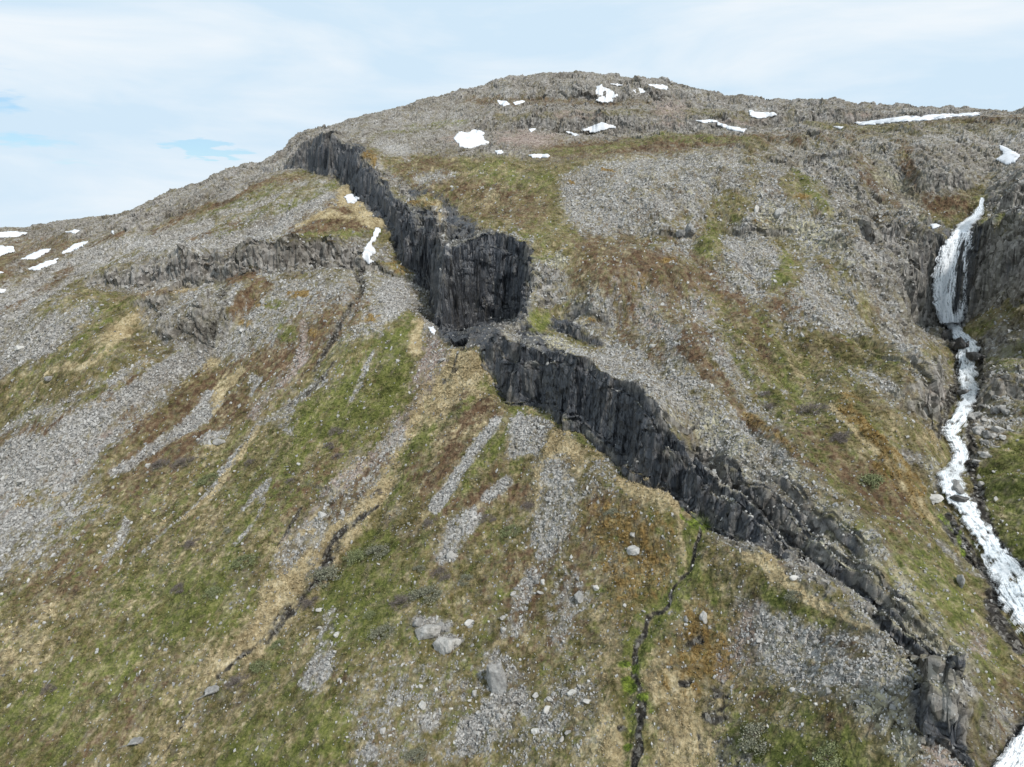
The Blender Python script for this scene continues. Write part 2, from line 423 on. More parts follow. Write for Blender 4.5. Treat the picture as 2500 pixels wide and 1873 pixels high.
CARVES = []
def H0(x, y):
    x = np.atleast_1d(x).astype(float).ravel(); y = np.atleast_1d(y).astype(float).ravel()
    r = np.hypot(x, y)
    z = grid_sample(TG, x, y) + steps_z(x, y)
    # far plateau
    zf = 7 * fbm(x / 260., y / 260., 4, 77) - 3 - 0.0 * r
    z = z * (1 - sst(520, 800, r)) + zf * sst(520, 800, r)
    # ribs and hollows running down the rocky flanks
    az_ = np.arctan2(x, y)
    km = sst(.10, .24, az_) * sst(72, 100, r) + .55 * sst(150, 200, r) * (1 - sst(.10, .24, az_)) + .18
    z += km * (1.35 * np.abs(along(lambda a, c: perlin(a, c, 51), x, y, .035, .095)) + .8 * np.abs(along(lambda a, c: perlin(a, c, 52), x, y, .09, .17)) - .45) * 2.3 * (1 - sst(430, 600, r))
    # swells
    z += fbm(x / 26., y / 26., 3, 5) * np.clip(r / 160., .4, 2.2) * .8 * (1 - sst(700, 1000, r))
    return z
# skyline fit
SKA = None
def fit_sky():
    global SKA
    az = np.linspace(radians(-60), radians(60), 481); rr = np.exp(np.linspace(math.log(60), math.log(640), 500))
    A, R_ = np.meshgrid(az, rr, indexing='ij')
    z = H0((R_ * np.sin(A)).ravel(), (R_ * np.cos(A)).ravel()).reshape(A.shape)
    T = z / R_
    k = T.argmax(1); tmax = T[np.arange(len(az)), k]; rc = rr[k]
    su, sv = np.array(SKYLINE, float).T
    saz = az_of(su, sv); st = tanel(su, sv); want = np.interp(az, saz, st)
    # left of the plateau edge keep the far land as skyline
    rc = np.convolve(np.pad(rc, 6, 'edge'), np.ones(13) / 13, 'valid')
    delta = want - tmax
    left = az < az_of(100, 480)
    delta[left] = np.minimum(delta[left], 0) 
    SKA = (az, delta, np.clip(rc, 200, 420))
fit_sky()
def H1(x, y):
    x = np.atleast_1d(x).astype(float).ravel(); y = np.atleast_1d(y).astype(float).ravel()
    z = H0(x, y)
    r = np.hypot(x, y); a = np.arctan2(x, y)
    d = np.interp(a, SKA[0], SKA[1]); rc = np.interp(a, SKA[0], SKA[2])
    z = z + d * np.minimum(r, 500) * sst(.72, 1.0, r / rc) * (1 - sst(520, 800, r))
    for c in CARVES:
        xy, dep, wid, bb = c
        m = (x > bb[0] - 15) & (x < bb[1] + 15) & (y > bb[2] - 15) & (y < bb[3] + 15)
        if not m.any(): continue
        dd, vv, ss = seg_dist(x[m], y[m], xy, dep)
        wob = fbm(ss * .22, ss * 0, 2, 31) * .8
        q = (dd + wob) / wid
        z[m] -= vv * np.exp(-q * q)
    return z

def hit(u, v, Hf=None, n=520, r0=25., r1=1600.):
    """first intersection of view rays with the terrain -> points (N,3)"""
    Hf = Hf or H1
    u = np.atleast_1d(np.asarray(u, float)); v = np.atleast_1d(np.asarray(v, float))
    d = ray(u, v); hn = np.hypot(d[:, 0], d[:, 1]); dx, dy, tz = d[:, 0] / hn, d[:, 1] / hn, d[:, 2] / hn
    rr = np.exp(np.linspace(math.log(r0), math.log(r1), n))
    out = np.full((u.size, 3), np.nan)
    for c in range(0, u.size, 1500):
        sl = slice(c, c + 1500)
        X = dx[sl, None] * rr; Y = dy[sl, None] * rr
        Z = Hf(X.ravel(), Y.ravel()).reshape(X.shape)
        below = tz[sl, None] * rr < Z
        k = below.argmax(1); ok = below.any(1) & (k > 0)
        k = np.clip(k, 1, n - 1); I = np.arange(k.size)
        a = (tz[sl] * rr[k - 1] - Z[I, k - 1]); b = (tz[sl] * rr[k] - Z[I, k])
        f = a / np.maximum(a - b, 1e-9); r = rr[k - 1] + f * (rr[k] - rr[k - 1])
        p = np.stack([dx[sl] * r, dy[sl] * r, tz[sl] * r], 1); p[~ok] = np.nan
        out[sl] = p
    return out

def add_carve(pix, dep, wid):
    p = hit([a for a, b in pix], [b for a, b in pix]); p = p[~np.isnan(p[:, 0])]
    xy = p[:, :2]
    dep = np.interp(np.linspace(0, 1, len(xy)), np.linspace(0, 1, len(dep)), dep)
    CARVES.append((xy, dep, wid, (xy[:, 0].min(), xy[:, 0].max(), xy[:, 1].min(), xy[:, 1].max())))
GULLY_A = [(980,765),(935,830),(905,890),(870,960),(820,1080),(790,1115),(735,1165),(680,1240),(640,1280),(590,1335),(540,1395),(470,1470),(400,1560),(330,1657)]
GULLY_B = [(1512,1150),(1505,1195),(1470,1245),(1425,1295),(1392,1355),(1365,1430),(1358,1520),(1362,1600),(1368,1657)]
GULLY_C = [(778,585),(772,635),(750,690),(715,745),(680,800),(640,850)]
GULLY_D = [(545,640),(500,710),(440,760),(380,810),(300,880),(200,965),(90,1060)]
STREAM = [(2105,705),(2062,735),(2078,760),(2100,790),(2078,830),(2098,872),(2062,925),(2085,985),(2050,1040),(2078,1090),(2110,1140),(2150,1200),(2190,1290),(2240,1380),(2290,1430),(2312,1490),(2300,1560)]
_tmp = [(GULLY_A, [.2, .4, .6, 1.0, .9, .5, .4, .3, .3], 1.2), (GULLY_B, [.8, .6, .5, .8, .7, .7], .8), (GULLY_C, [1.4, 1.2, .6], 1.2), (GULLY_D, [1.6, 2.2, 1.2, .5], 2.2),
        ([(1888,505),(1893,560),(1912,605),(1945,645)], [1, 3, 2.4, .8], 2.6), ([(1900,335),(1955,375),(1985,415),(2010,450)], [1, 3.4, 3, 2], 5.0), ([(2150,290),(2125,350),(2105,415)], [1, 3.5, 2], 6.0), ([(1950,560),(1960,610),(1985,660)], [1.5, 2.5, 1.5], 3.0), ([(1600,640),(1680,760),(1780,900)], [.3, 1.4, .5], 6.0), ([(480,800),(380,930),(230,1060)], [.3, 1.0, .4], 3.0), ([(1185,905),(1150,1010),(1090,1130)], [.2, .9, .4], 4.0),
        ([(880,990),(780,1120),(640,1200)], [0, .6, 0], 2.5), (GULLY_A[2:], [0, 2.5, 3.5, 3.0, 2.5], 11.0), ([(1170,930),(1110,1080),(1050,1250),(980,1450)], [0, 2.2, 2.4, 1.5], 8.0), ([(1300,1050),(1250,1180),(1190,1350),(1120,1560)], [0, 2.0, 2.2, 1.5], 8.0), ([(600,830),(480,1000),(300,1250),(100,1500)], [0, 2.0, 2.5, 2], 12.0), ([(1600,1250),(1560,1400),(1540,1600)], [0, 1.6, 2.4], 5.0), (STREAM, [1.5, 2.2, 1.8, 1.8, 2.2, 2.0, 2.5, 2.5], 4.5)]
for a in _tmp: add_carve(*a)

# ------------------------------------------------------------------ ground cover map (what grows or lies where)
CLS = ['heath', 'scree', 'green', 'brown', 'straw', 'dark', 'moss', 'rock', 'pink', 'ochre', 'lichen', 'wet']  # 'wet': damp dark ground, also the shade holes painted on the lower slope
CI = {n: i for i, n in enumerate(CLS)}
MU0, MV0, MS = -160, -40, 0.5
MW, MH = int(2540 * MS), int(1860 * MS)
COVER = np.zeros((len(CLS), MH, MW), np.float32); COVER[0] = 1
_mu, _mv = np.meshgrid(MU0 + (np.arange(MW) + .5) / MS, MV0 + (np.arange(MH) + .5) / MS)
def _blur(a, s):
    s *= MS
    if s < .6: return a
    n = int(s * 2.5) + 1; k = np.exp(-np.arange(-n, n + 1) ** 2 / (2 * s * s)); k /= k.sum()
    a = np.apply_along_axis(lambda r: np.convolve(np.pad(r, n, 'edge'), k, 'valid'), 0, a)
    return np.apply_along_axis(lambda r: np.convolve(np.pad(r, n, 'edge'), k, 'valid'), 1, a)
def _over(cls, m):
    i = CI[cls]; sl = m[1]; mm = m[0]
    COVER[(slice(None),) + sl] *= (1 - mm)
    COVER[(i,) + sl] += mm
def _box(us, vs, pad):
    x0 = int((min(us) - pad - MU0) * MS); x1 = int((max(us) + pad - MU0) * MS) + 1
    y0 = int((min(vs) - pad - MV0) * MS); y1 = int((max(vs) + pad - MV0) * MS) + 1
    return slice(max(0, y0), min(MH, y1)), slice(max(0, x0), min(MW, x1))
def area(cls, k, pts, feather=12):
    us = [p[0] for p in pts]; vs = [p[1] for p in pts]
    sl = _box(us, vs, feather * 3 + 4); U = _mu[sl]; V = _mv[sl]
    ins = np.zeros(U.shape, bool)
    j = len(pts) - 1
    for i in range(len(pts)):
        (x1, y1), (x2, y2) = pts[i], pts[j]
        if y1 != y2:
            c = ((y1 > V) != (y2 > V)) & (U < (x2 - x1) * (V - y1) / (y2 - y1) + x1)
            ins ^= c
        j = i
    _over(cls, (_blur(ins.astype(np.float32), feather) * k, sl))
def streak(cls, k, pts, w, feather=None):
    """w = full width, or (start, end)"""
    if not isinstance(w, tuple): w = (w, w)
    feather = feather if feather is not None else max(w) * .3
    us = [p[0] for p in pts]; vs = [p[1] for p in pts]
    sl = _box(us, vs, max(w) + feather * 2 + 4); U = _mu[sl]; V = _mv[sl]
    best = np.full(U.shape, 1e9)
    n = len(pts) - 1
    for i in range(n):
        ax, ay = pts[i]; bx, by = pts[i + 1]; ex, ey = bx - ax, by - ay; l2 = ex * ex + ey * ey + 1e-9
        t = np.clip(((U - ax) * ex + (V - ay) * ey) / l2, 0, 1)
        d = np.hypot(U - ax - t * ex, V - ay - t * ey)
        ww = w[0] + (w[1] - w[0]) * (i + t) / n
        best = np.minimum(best, d - ww / 2)
    _over(cls, ((1 - sst(-feather * .5, feather, best)) * k, sl))
def spots(cls, k, lst):
    for (u, v, wu, wv) in lst:
        sl = _box([u], [v], max(wu, wv) * 1.3); U = _mu[sl]; V = _mv[sl]
        d = np.sqrt(((U - u) / (wu * .5)) ** 2 + ((V - v) / (wv * .5)) ** 2)
        _over(cls, ((1 - sst(.55, 1.35, d)) * k, sl))

# upper mountain, grey-brown rock
area('rock', .92, [(-160,440),(0,490),(250,455),(600,310),(700,260),(1200,120),(1700,190),(2400,190),(2400,300),(2212,262),(1900,290),(1700,305),(1500,322),(1300,335),(1180,350),(1000,338),(870,335),(800,320),(700,300),(640,360),(500,430),(300,505),(100,530),(-160,560)], 8)
area('scree', .45, [(700,290),(760,262),(900,230),(1000,215),(1040,250),(960,300),(900,320),(780,315)], 12)
area('brown', .6, [(1150,300),(1300,300),(1500,296),(1700,292),(1900,285),(1850,300),(1600,322),(1400,335),(1150,345)], 8)
streak('brown', .55, [(1190,330),(1330,318),(1500,305),(1640,300)], 22)
streak('green', .5, [(1160,332),(1300,322),(1420,300),(1540,300),(1640,305)], 16)
streak('green', .35, [(800,300),(900,278),(1000,262)], 12)
streak('heath', .5, [(1080,256),(1300,246),(1500,240),(1620,250)], 14)
streak('brown', .45, [(1000,215),(1200,218),(1400,222)], 14)
spots('pink', .5, [(1250,250,120,20),(1600,262,120,14),(1150,300,140,30),(1450,270,100,16),(1850,250,90,16),(1000,300,90,20)])
spots('scree', .6, [(1180,262,60,16),(1350,265,80,14),(1500,200,60,16),(1250,190,80,20),(1650,240,90,14),(1950,240,90,12),(1100,200,70,18)])
area('pink', .6, [(1070,285),(1160,290),(1180,318),(1110,322),(1060,305)], 10)
area('pink', .55, [(1400,215),(1470,215),(1500,250),(1420,262)], 10)
area('pink', .30, [(1820,245),(1900,240),(1900,262),(1830,262)], 8)
streak('heath', .6, [(1700,262),(1850,276),(1960,272),(2100,262)], 14)
streak('brown', .4, [(2000,262),(2150,258),(2212,250)], 12)
# left skyline ridge and its shelf
area('scree', .35, [(330,440),(500,370),(610,330),(650,370),(560,400),(430,450)], 8)
streak('brown', .65, [(330,500),(420,462),(500,430),(580,400),(640,388)], 16)
streak('green', .5, [(400,480),(500,445),(590,410),(660,395)], 14)
area('brown', .6, [(-160,560),(0,520),(60,515),(200,520),(130,600),(40,640),(-160,680)], 12)
area('rock', .55, [(40,530),(110,535),(150,560),(60,600),(0,600)], 8)
streak('brown', .6, [(200,530),(235,515),(280,500)], 14)
# left upper scree slope
area('scree', .9, [(180,530),(340,500),(500,450),(650,390),(735,390),(760,430),(650,500),(560,530),(420,545),(300,560),(200,590),(120,650),(-160,830),(-160,700),(60,600)], 12)
streak('green', .45, [(470,500),(560,470),(660,420),(720,400)], 22)
streak('heath', .55, [(470,480),(560,450),(680,400)], 14)
streak('brown', .5, [(520,480),(470,500),(400,520)], 12)
streak('brown', .5, [(150,580),(100,620),(40,660),(-40,700)], 14)
streak('heath', .5, [(300,540),(240,570),(150,625),(60,690)], 10)
area('brown', .75, [(600,510),(680,455),(750,425),(800,440),(835,475),(800,500),(720,510),(640,520)], 12)
area('straw', .7, [(735,400),(760,405),(800,440),(832,460),(832,482),(800,500),(770,470),(735,445),(715,420)], 8)
streak('straw', .5, [(640,490),(700,462),(760,470)], 14)
streak('green', .6, [(610,518),(690,512),(760,508),(820,500)], 12)
area('rock', .6, [(780,500),(840,520),(900,560),(930,600),(880,600),(800,580)], 8)
# left rock band and broken ground under it
area('rock', .92, [(200,595),(320,562),(430,545),(560,528),(700,522),(790,520),(800,585),(700,582),(560,592),(400,608),(330,640),(240,630),(180,620)], 7)
area('scree', .62, [(300,620),(450,605),(600,592),(800,590),(880,600),(900,660),(850,700),(760,740),(640,760),(500,780),(430,770),(350,740),(300,700)], 14)
area('rock', .6, [(300,650),(380,650),(440,640),(450,700),(420,740),(360,735),(310,710)], 12)
streak('wet', .55, [(490,600),(480,650),(452,705),(440,740)], 20, 16)
streak('brown', .7, [(500,600),(560,590),(560,620),(500,680)], 34)
streak('brown', .5, [(250,645),(330,635),(420,628)], 14)
streak('straw', .4, [(380,628),(420,625)], 14)
area('green', .5, [(205,655),(290,640),(300,665),(220,700),(150,735),(120,735)], 8)
area('straw', .5, [(230,700),(310,670),(330,690),(250,740),(190,760)], 10)
spots('straw', .8, [(190,705,50,16),(445,783,80,30),(260,720,60,26)])
area('brown', .65, [(620,700),(720,640),(780,620),(800,650),(760,720),(680,780),(600,820),(560,800)], 16)
streak('wet', .6, [(776,585),(772,640),(750,692),(715,748),(680,800)], 11, 6)
area('rock', .5, [(680,600),(770,595),(760,660),(700,650)], 10)
area('scree', .85, [(830,600),(880,600),(892,650),(850,690),(815,680)], 8)
area('rock', .75, [(880,600),(925,600),(950,730),(925,745),(905,700),(890,660)], 5)
streak('pink', .5, [(660,700),(655,750),(640,780)], 16)
spots('ochre', .55, [(640,640,60,20),(800,690,40,24),(520,700,50,20),(560,660,40,18),(690,720,50,20),(870,570,60,14)])
spots('green', .6, [(850,575,90,18),(590,660,50,26),(620,720,50,50),(900,590,60,20)])
streak('ochre', .4, [(830,575),(900,590),(930,600)], 12)
# long scree tongues, lower left
area('scree', .97, [(470,740),(400,760),(330,770),(260,800),(130,870),(0,930),(-160,1000),(-160,1230),(0,1195),(90,1120),(190,1010),(250,960),(300,890),(370,820),(440,780)], 10)
area('scree', .8, [(-160,900),(-160,800),(0,720),(100,680),(220,650),(200,700),(140,760),(60,800),(0,830)], 12)
streak('heath', .8, [(230,690),(150,745),(60,800),(-60,860)], (30, 14), 8)
streak('green', .5, [(240,690),(160,750),(90,790)], 12)
streak('straw', .5, [(280,720),(200,780),(120,800)], 12)
streak('heath', .85, [(370,760),(280,815),(200,850),(120,895),(0,950),(-60,980)], (16, 18), 6)
streak('brown', .5, [(300,815),(200,862),(100,920),(0,965)], 14)
streak('green', .5, [(260,830),(180,860),(120,890)], 10)
streak('ochre', .5, [(200,880),(240,860)], 16)
streak('brown', .7, [(100,920),(20,950),(-60,985)], (14, 34))
streak('scree', .6, [(430,760),(330,850),(200,960),(60,1080),(-60,1160)], (40, 90), 20)
streak('brown', .45, [(330,850),(220,950),(110,1030),(-40,1100)], 14)
streak('pink', .4, [(250,930),(170,1010),(90,1070),(0,1120)], 16)
streak('wet', .22, [(250,900),(120,990),(0,1060)], 18)
spots('ochre', .75, [(105,1075,60,30),(60,1090,50,20),(120,1140,40,16)])
spots('heath', .8, [(100,1075,110,46),(40,1150,60,26)])
area('scree', .5, [(-160,1180),(0,1150),(90,1090),(190,1010),(230,1060),(180,1160),(60,1230),(0,1260),(-160,1330)], 24)
# grass slope left of the gully: stone runs, straw and brown
area('brown', .6, [(250,960),(340,880),(430,800),(560,770),(640,790),(560,880),(450,960),(330,1060),(240,1060)], 20)
area('green', .6, [(560,1020),(640,880),(780,760),(880,700),(880,760),(860,870),(800,1000),(700,1090),(600,1150),(520,1180),(460,1150)], 30)
area('green', .6, [(640,910),(720,850),(760,800),(800,820),(790,900),(720,950),(650,960)], 18)
area('green', .75, [(840,720),(870,690),(895,690),(905,740),(895,840),(860,900),(800,910),(790,860),(820,800)], 12)
area('brown', .5, [(560,1080),(700,960),(760,960),(720,1060),(600,1130)], 20)
streak('scree', .95, [(460,860),(420,905),(360,950),(300,995),(255,1025)], (30, 14), 6)
streak('scree', .8, [(450,870),(410,915)], 26)
streak('straw', .6, [(520,800),(480,840),(455,880)], 16)
streak('scree', .7, [(580,1040),(545,1080),(530,1095)], 14)
streak('scree', .7, [(500,935),(460,945),(440,952)], 20)
streak('scree', .5, [(625,870),(605,905),(620,930)], 24)
streak('scree', .8, [(552,818),(535,850)], 14)
streak('pink', .5, [(660,770),(590,840),(555,900)], 22)
streak('scree', .55, [(640,860),(560,925),(470,1030),(380,1130),(310,1200)], 9, 4)
streak('straw', .6, [(560,930),(475,1035),(400,1120)], 10)
streak('scree', .55, [(700,820),(640,860),(600,900)], 14)
streak('wet', .5, [(720,790),(680,830),(630,870)], 10)
streak('scree', .6, [(800,760),(775,830),(755,860)], 12)
streak('scree', .6, [(520,1180),(560,1120),(580,1050)], 8)
streak('scree', .7, [(280,1130),(245,1180),(215,1215)], 16)
area('straw', .42, [(0,1400),(60,1330),(130,1290),(180,1310),(120,1380),(40,1450),(0,1460)], 22)
area('straw', .36, [(350,1480),(420,1420),(520,1380),(500,1440),(420,1520),(330,1560)], 20)
area('straw', .36, [(300,1240),(420,1150),(470,1150),(380,1240),(300,1300)], 24)
area('brown', .4, [(0,1260),(120,1200),(250,1180),(220,1260),(100,1330),(0,1380)], 24)
area('green', .75, [(-160,1560),(60,1480),(250,1400),(340,1440),(280,1560),(120,1657),(-160,1720)], 40)
area('green', .6, [(250,1250),(420,1200),(560,1230),(540,1330),(420,1400),(300,1380)], 30)
area('brown', .35, [(200,1430),(330,1480),(330,1600),(200,1660),(120,1640)], 30)
area('brown', .35, [(0,1560),(80,1540),(120,1600),(40,1657),(0,1657)], 20)
# main gully A with its straw fan
area('straw', .72, [(975,745),(1010,765),(985,800),(930,880),(900,940),(880,990),(830,1080),(800,1110),(790,1140),(700,1220),(640,1300),(560,1390),(430,1520),(350,1657),(320,1657),(400,1550),(480,1440),(560,1300),(600,1240),(590,1180),(680,1110),(780,1000),(860,930),(900,850),(930,780)], 10)
area('pink', .6, [(920,720),(985,745),(960,800),(905,880),(870,930),(800,1020),(690,1110),(600,1180),(590,1170),(700,1060),(820,950),(880,870),(905,790),(905,740)], 10)
area('scree', .62, [(600,1180),(690,1110),(780,1010),(860,920),(880,930),(840,1020),(770,1110),(700,1180),(640,1250),(600,1230)], 14)
area('straw', .75, [(895,690),(912,690),(915,735),(900,780),(890,760)], 5)
area('straw', .85, [(1010,765),(1060,800),(1100,855),(1130,875),(1060,900),(960,960),(890,1000),(905,940),(950,860),(985,800)], 10)
area('green', .75, [(1060,790),(1100,840),(1140,880),(1180,900),(1120,900),(1060,870),(1010,830)], 8)
area('brown', .78, [(1000,840),(1080,870),(1100,890),(1040,930),(980,1000),(940,1060),(905,1080),(870,1030),(880,990),(930,920)], 12)
area('green', .55, [(905,930),(950,900),(920,990),(850,1080),(830,1040)], 14)
streak('green', .5, [(1010,860),(930,920),(890,990)], 20)
streak('wet', .72, [(808,1098),(780,1120),(745,1155),(712,1198),(690,1235),(665,1262)], (4, 14), 5)
streak('wet', .50, [(665,1262),(640,1285),(590,1338),(540,1398),(470,1470),(400,1562),(335,1657)], (7, 5), 4)
streak('wet', .45, [(1005,765),(985,800),(965,830)], 6)
streak('wet', .4, [(975,755),(950,790),(925,850)], 5)
streak('wet', .55, [(640,1095),(620,1125),(590,1180)], 7)
streak('green', .85, [(800,1180),(840,1170),(780,1210),(700,1300)], 40)
# dyke cliffs: dark rock
area('rock', .92, [(620,320),(640,296),(680,282),(710,285),(745,300),(760,330),(748,392),(700,380),(650,366),(618,350)], 5)
area('dark', .62, [(655,330),(700,300),(720,305),(735,330),(738,385),(700,378),(660,366)], 5)
area('dark', .9, [(720,305),(790,318),(800,330),(770,345),(800,370),(840,420),(880,450),(950,450),(975,420),(990,460),(1040,485),(1100,500),(1130,520),(1140,600),(1130,650),(1120,700),(1060,750),(1020,760),(985,745),(948,725),(925,640),(870,560),(838,495),(790,445),(745,400),(730,350)], 5)
area('rock', .8, [(775,340),(810,335),(850,370),(880,395),(900,430),(880,440),(830,400),(790,365)], 5)
spots('ochre', .5, [(795,340,30,24),(800,360,20,40),(900,438,60,10),(940,440,30,12)])
area('rock', .9, [(935,440),(962,450),(966,500),(962,600),(955,700),(930,690),(925,600),(940,560)], 4)
streak('straw', .4, [(905,432),(950,438),(945,560),(925,620)], 8)
streak('dark', .95, [(885,418),(930,412),(965,432),(975,500),(972,600)], 14, 4)
area('rock', .85, [(1140,580),(1165,570),(1200,575),(1230,600),(1238,650),(1200,660),(1140,665)], 5)
spots('lichen', .6, [(1200,570,50,20),(1190,560,60,20)])
spots('green', .7, [(1165,558,60,12)])
area('dark', .9, [(1040,755),(1070,700),(1130,650),(1150,680),(1200,740),(1250,775),(1330,810),(1380,850),(1440,930),(1490,960),(1560,1150),(1640,1190),(1690,1200),(1650,1185),(1560,1160),(1500,1120),(1450,1075),(1390,1055),(1330,1015),(1265,955),(1200,915),(1140,880),(1105,850),(1062,790)], 5)
area('rock', .6, [(1075,700),(1120,660),(1130,690),(1110,760),(1095,790),(1060,760)], 8)
streak('rock', .6, [(1120,730),(1105,790),(1108,840)], 16)
streak('rock', .5, [(1140,790),(1145,860)], 14)
streak('rock', .5, [(1165,790),(1170,880)], 8)
streak('rock', .75, [(1425,930),(1435,1000),(1440,1060)], (34, 18), 8)
streak('pink', .8, [(1425,1000),(1430,1060)], (34, 16), 8)
streak('rock', .6, [(1370,1000),(1395,1040)], 22)
streak('lichen', .55, [(1400,930),(1480,1000)], 20)
area('green', .9, [(1130,670),(1190,665),(1205,700),(1170,716),(1135,700)], 6)
area('dark', .85, [(1190,680),(1240,690),(1320,710),(1290,720),(1225,705),(1200,700)], 4)
area('dark', .85, [(1180,700),(1225,722),(1290,750),(1312,742),(1290,735),(1230,712),(1195,695)], 4)
area('lichen', .7, [(1130,712),(1200,722),(1280,760),(1240,775),(1180,748)], 6)
# heath dome above the alcove
area('heath', .97, [(870,340),(940,345),(1010,340),(1180,352),(1215,395),(1210,440),(1200,490),(1140,525),(1100,505),(1040,490),(990,460),(960,425),(900,400),(880,370)], 9)
area('brown', .5, [(880,345),(980,340),(1010,380),(1090,400),(1190,430),(1190,480),(1100,490),(1020,460),(960,420),(900,390)], 12)
area('green', .4, [(1000,350),(1080,345),(1100,370),(1200,370),(1210,410),(1100,400),(1010,385)], 10)
area('green', .5, [(1110,500),(1160,490),(1170,515),(1130,520)], 6)
area('straw', .45, [(1010,430),(1080,420),(1100,440),(1040,450)], 8)
area('scree', .8, [(800,300),(870,305),(900,330),(880,350),(830,335)], 8)
area('scree', .75, [(880,380),(940,372),(990,376),(990,386),(940,392),(905,405)], 6)
area('brown', .4, [(840,345),(880,345),(900,395),(950,425),(900,420),(860,390)], 8)
# big pale scree field
area('scree', .98, [(1215,385),(1260,360),(1310,345),(1500,325),(1700,312),(1900,300),(2050,285),(2400,262),(2400,420),(2212,380),(2120,395),(2060,420),(2010,450),(1960,500),(1960,545),(1900,620),(1860,690),(1800,740),(1700,780),(1640,720),(1560,640),(1500,580),(1400,540),(1300,530),(1240,500),(1215,440)], 9)
area('rock', .72, [(1650,330),(2212,280),(2400,280),(2400,420),(2100,400),(1900,440),(1700,400)], 20)
streak('brown', .5, [(1950,320),(1960,370),(1985,410)], 34)
streak('brown', .45, [(1860,350),(1900,420),(1930,450)], 30)
streak('heath', .8, [(1715,395),(1760,450),(1810,470),(1840,490)], 44)
streak('green', .5, [(1735,380),(1770,420),(1790,460)], 30)
streak('heath', .8, [(1580,450),(1540,500),(1520,560)], (60, 46))
streak('green', .6, [(1545,500),(1520,550)], 36)
streak('heath', .75, [(1680,500),(1720,560),(1700,600),(1680,640)], 46)
streak('green', .6, [(1700,560),(1680,600)], 30)
streak('heath', .6, [(1300,520),(1380,530),(1450,510),(1480,470)], 26)
area('brown', .62, [(1230,520),(1330,510),(1450,540),(1560,600),(1560,640),(1440,620),(1330,640),(1250,660),(1230,600)], 16)
spots('ochre', .7, [(1235,395,20,8),(1310,370,30,8),(1440,560,50,12),(1380,600,30,12),(1370,620,44,30),(1430,660,30,16),(1460,700,30,20),(1370,690,30,14),(1290,695,30,14),(1560,640,40,14),(1640,480,40,14),(1740,430,30,12),(1900,470,30,14),(1850,520,60,16)])
streak('lichen', .3, [(1900,380),(1960,420),(1990,470)], 34)
streak('lichen', .4, [(1660,470),(1760,520),(1850,560)], 60)
area('scree', .72, [(1230,640),(1330,620),(1500,640),(1600,720),(1700,850),(1760,960),(1780,1060),(1700,1000),(1600,930),(1480,860),(1380,800),(1300,750),(1250,700)], 14)
area('pink', .22, [(1300,560),(1500,600),(1600,700),(1650,800),(1500,780),(1350,700)], 20)
streak('brown', .7, [(1480,740),(1560,830),(1640,930),(1760,1010)], 26)
streak('ochre', .45, [(1620,900),(1700,970),(1760,1000)], 16)
area('scree', .95, [(1240,770),(1330,750),(1420,780),(1500,850),(1600,910),(1700,990),(1760,1060),(1800,1130),(1750,1120),(1680,1060),(1600,1010),(1500,950),(1400,860),(1330,815)], 8)
area('lichen', .55, [(1460,860),(1560,900),(1640,980),(1600,1000),(1520,950)], 14)
area('lichen', .6, [(1620,1040),(1720,1060),(1800,1120),(1830,1190),(1780,1200),(1700,1120)], 14)
# green flank between dyke and stream
area('heath', .95, [(1540,650),(1620,650),(1700,720),(1780,700),(1880,760),(1940,880),(2010,1020),(2060,1120),(2120,1260),(2200,1400),(2212,1520),(2130,1540),(2080,1480),(2040,1400),(1950,1300),(1870,1200),(1810,1100),(1750,1010),(1680,900),(1600,780)], 14)
area('green', .62, [(1560,660),(1640,690),(1700,800),(1800,900),(1900,1000),(1990,1100),(2080,1230),(2160,1400),(2190,1500),(2110,1500),(2000,1330),(1880,1180),(1790,1050),(1700,920),(1620,800)], 26)
area('brown', .6, [(1700,880),(1800,940),(1880,990),(1960,1060),(2010,1180),(1940,1200),(1850,1120),(1760,1010)], 22)
area('brown', .45, [(1590,620),(1650,640),(1740,640),(1760,700),(1700,700),(1620,670)], 14)
streak('scree', .8, [(1740,630),(1820,690),(1900,720),(1960,740)], 50)
area('scree', .7, [(1860,560),(1990,560),(2020,640),(2030,720),(1960,760),(1900,720),(1850,640)], 14)
streak('rock', .6, [(1880,520),(1940,560),(1990,640),(2030,720)], 40)
area('scree', .72, [(1860,780),(1950,800),(1990,860),(1970,900),(1900,870),(1850,830)], 12)
area('rock', .7, [(1960,760),(2040,770),(2060,850),(2040,900),(1980,870)], 10)
area('pink', .6, [(2000,840),(2050,830),(2050,870),(2000,880)], 8)
area('straw', .6, [(1990,880),(2050,890),(2040,950),(1990,960)], 10)
streak('straw', .55, [(1800,870),(1880,960),(1960,1060),(2020,1120)], 12)
streak('ochre', .5, [(1820,860),(1900,950),(1990,1060)], 30)
streak('ochre', .45, [(1900,1000),(1990,1100)], 30)
streak('rock', .7, [(1960,980),(2020,1010),(2030,1060)], 20)
streak('scree', .75, [(2020,1170),(2060,1210),(2120,1240)], (10, 26))
area('lichen', .5, [(1990,1000),(2030,980),(2020,1080)], 8)
spots('scree', .7, [(1860,1150,40,20),(1700,1000,30,12),(1690,850,20,10),(1900,1120,24,10),(1970,1110,24,10),(2020,1000,20,10)])
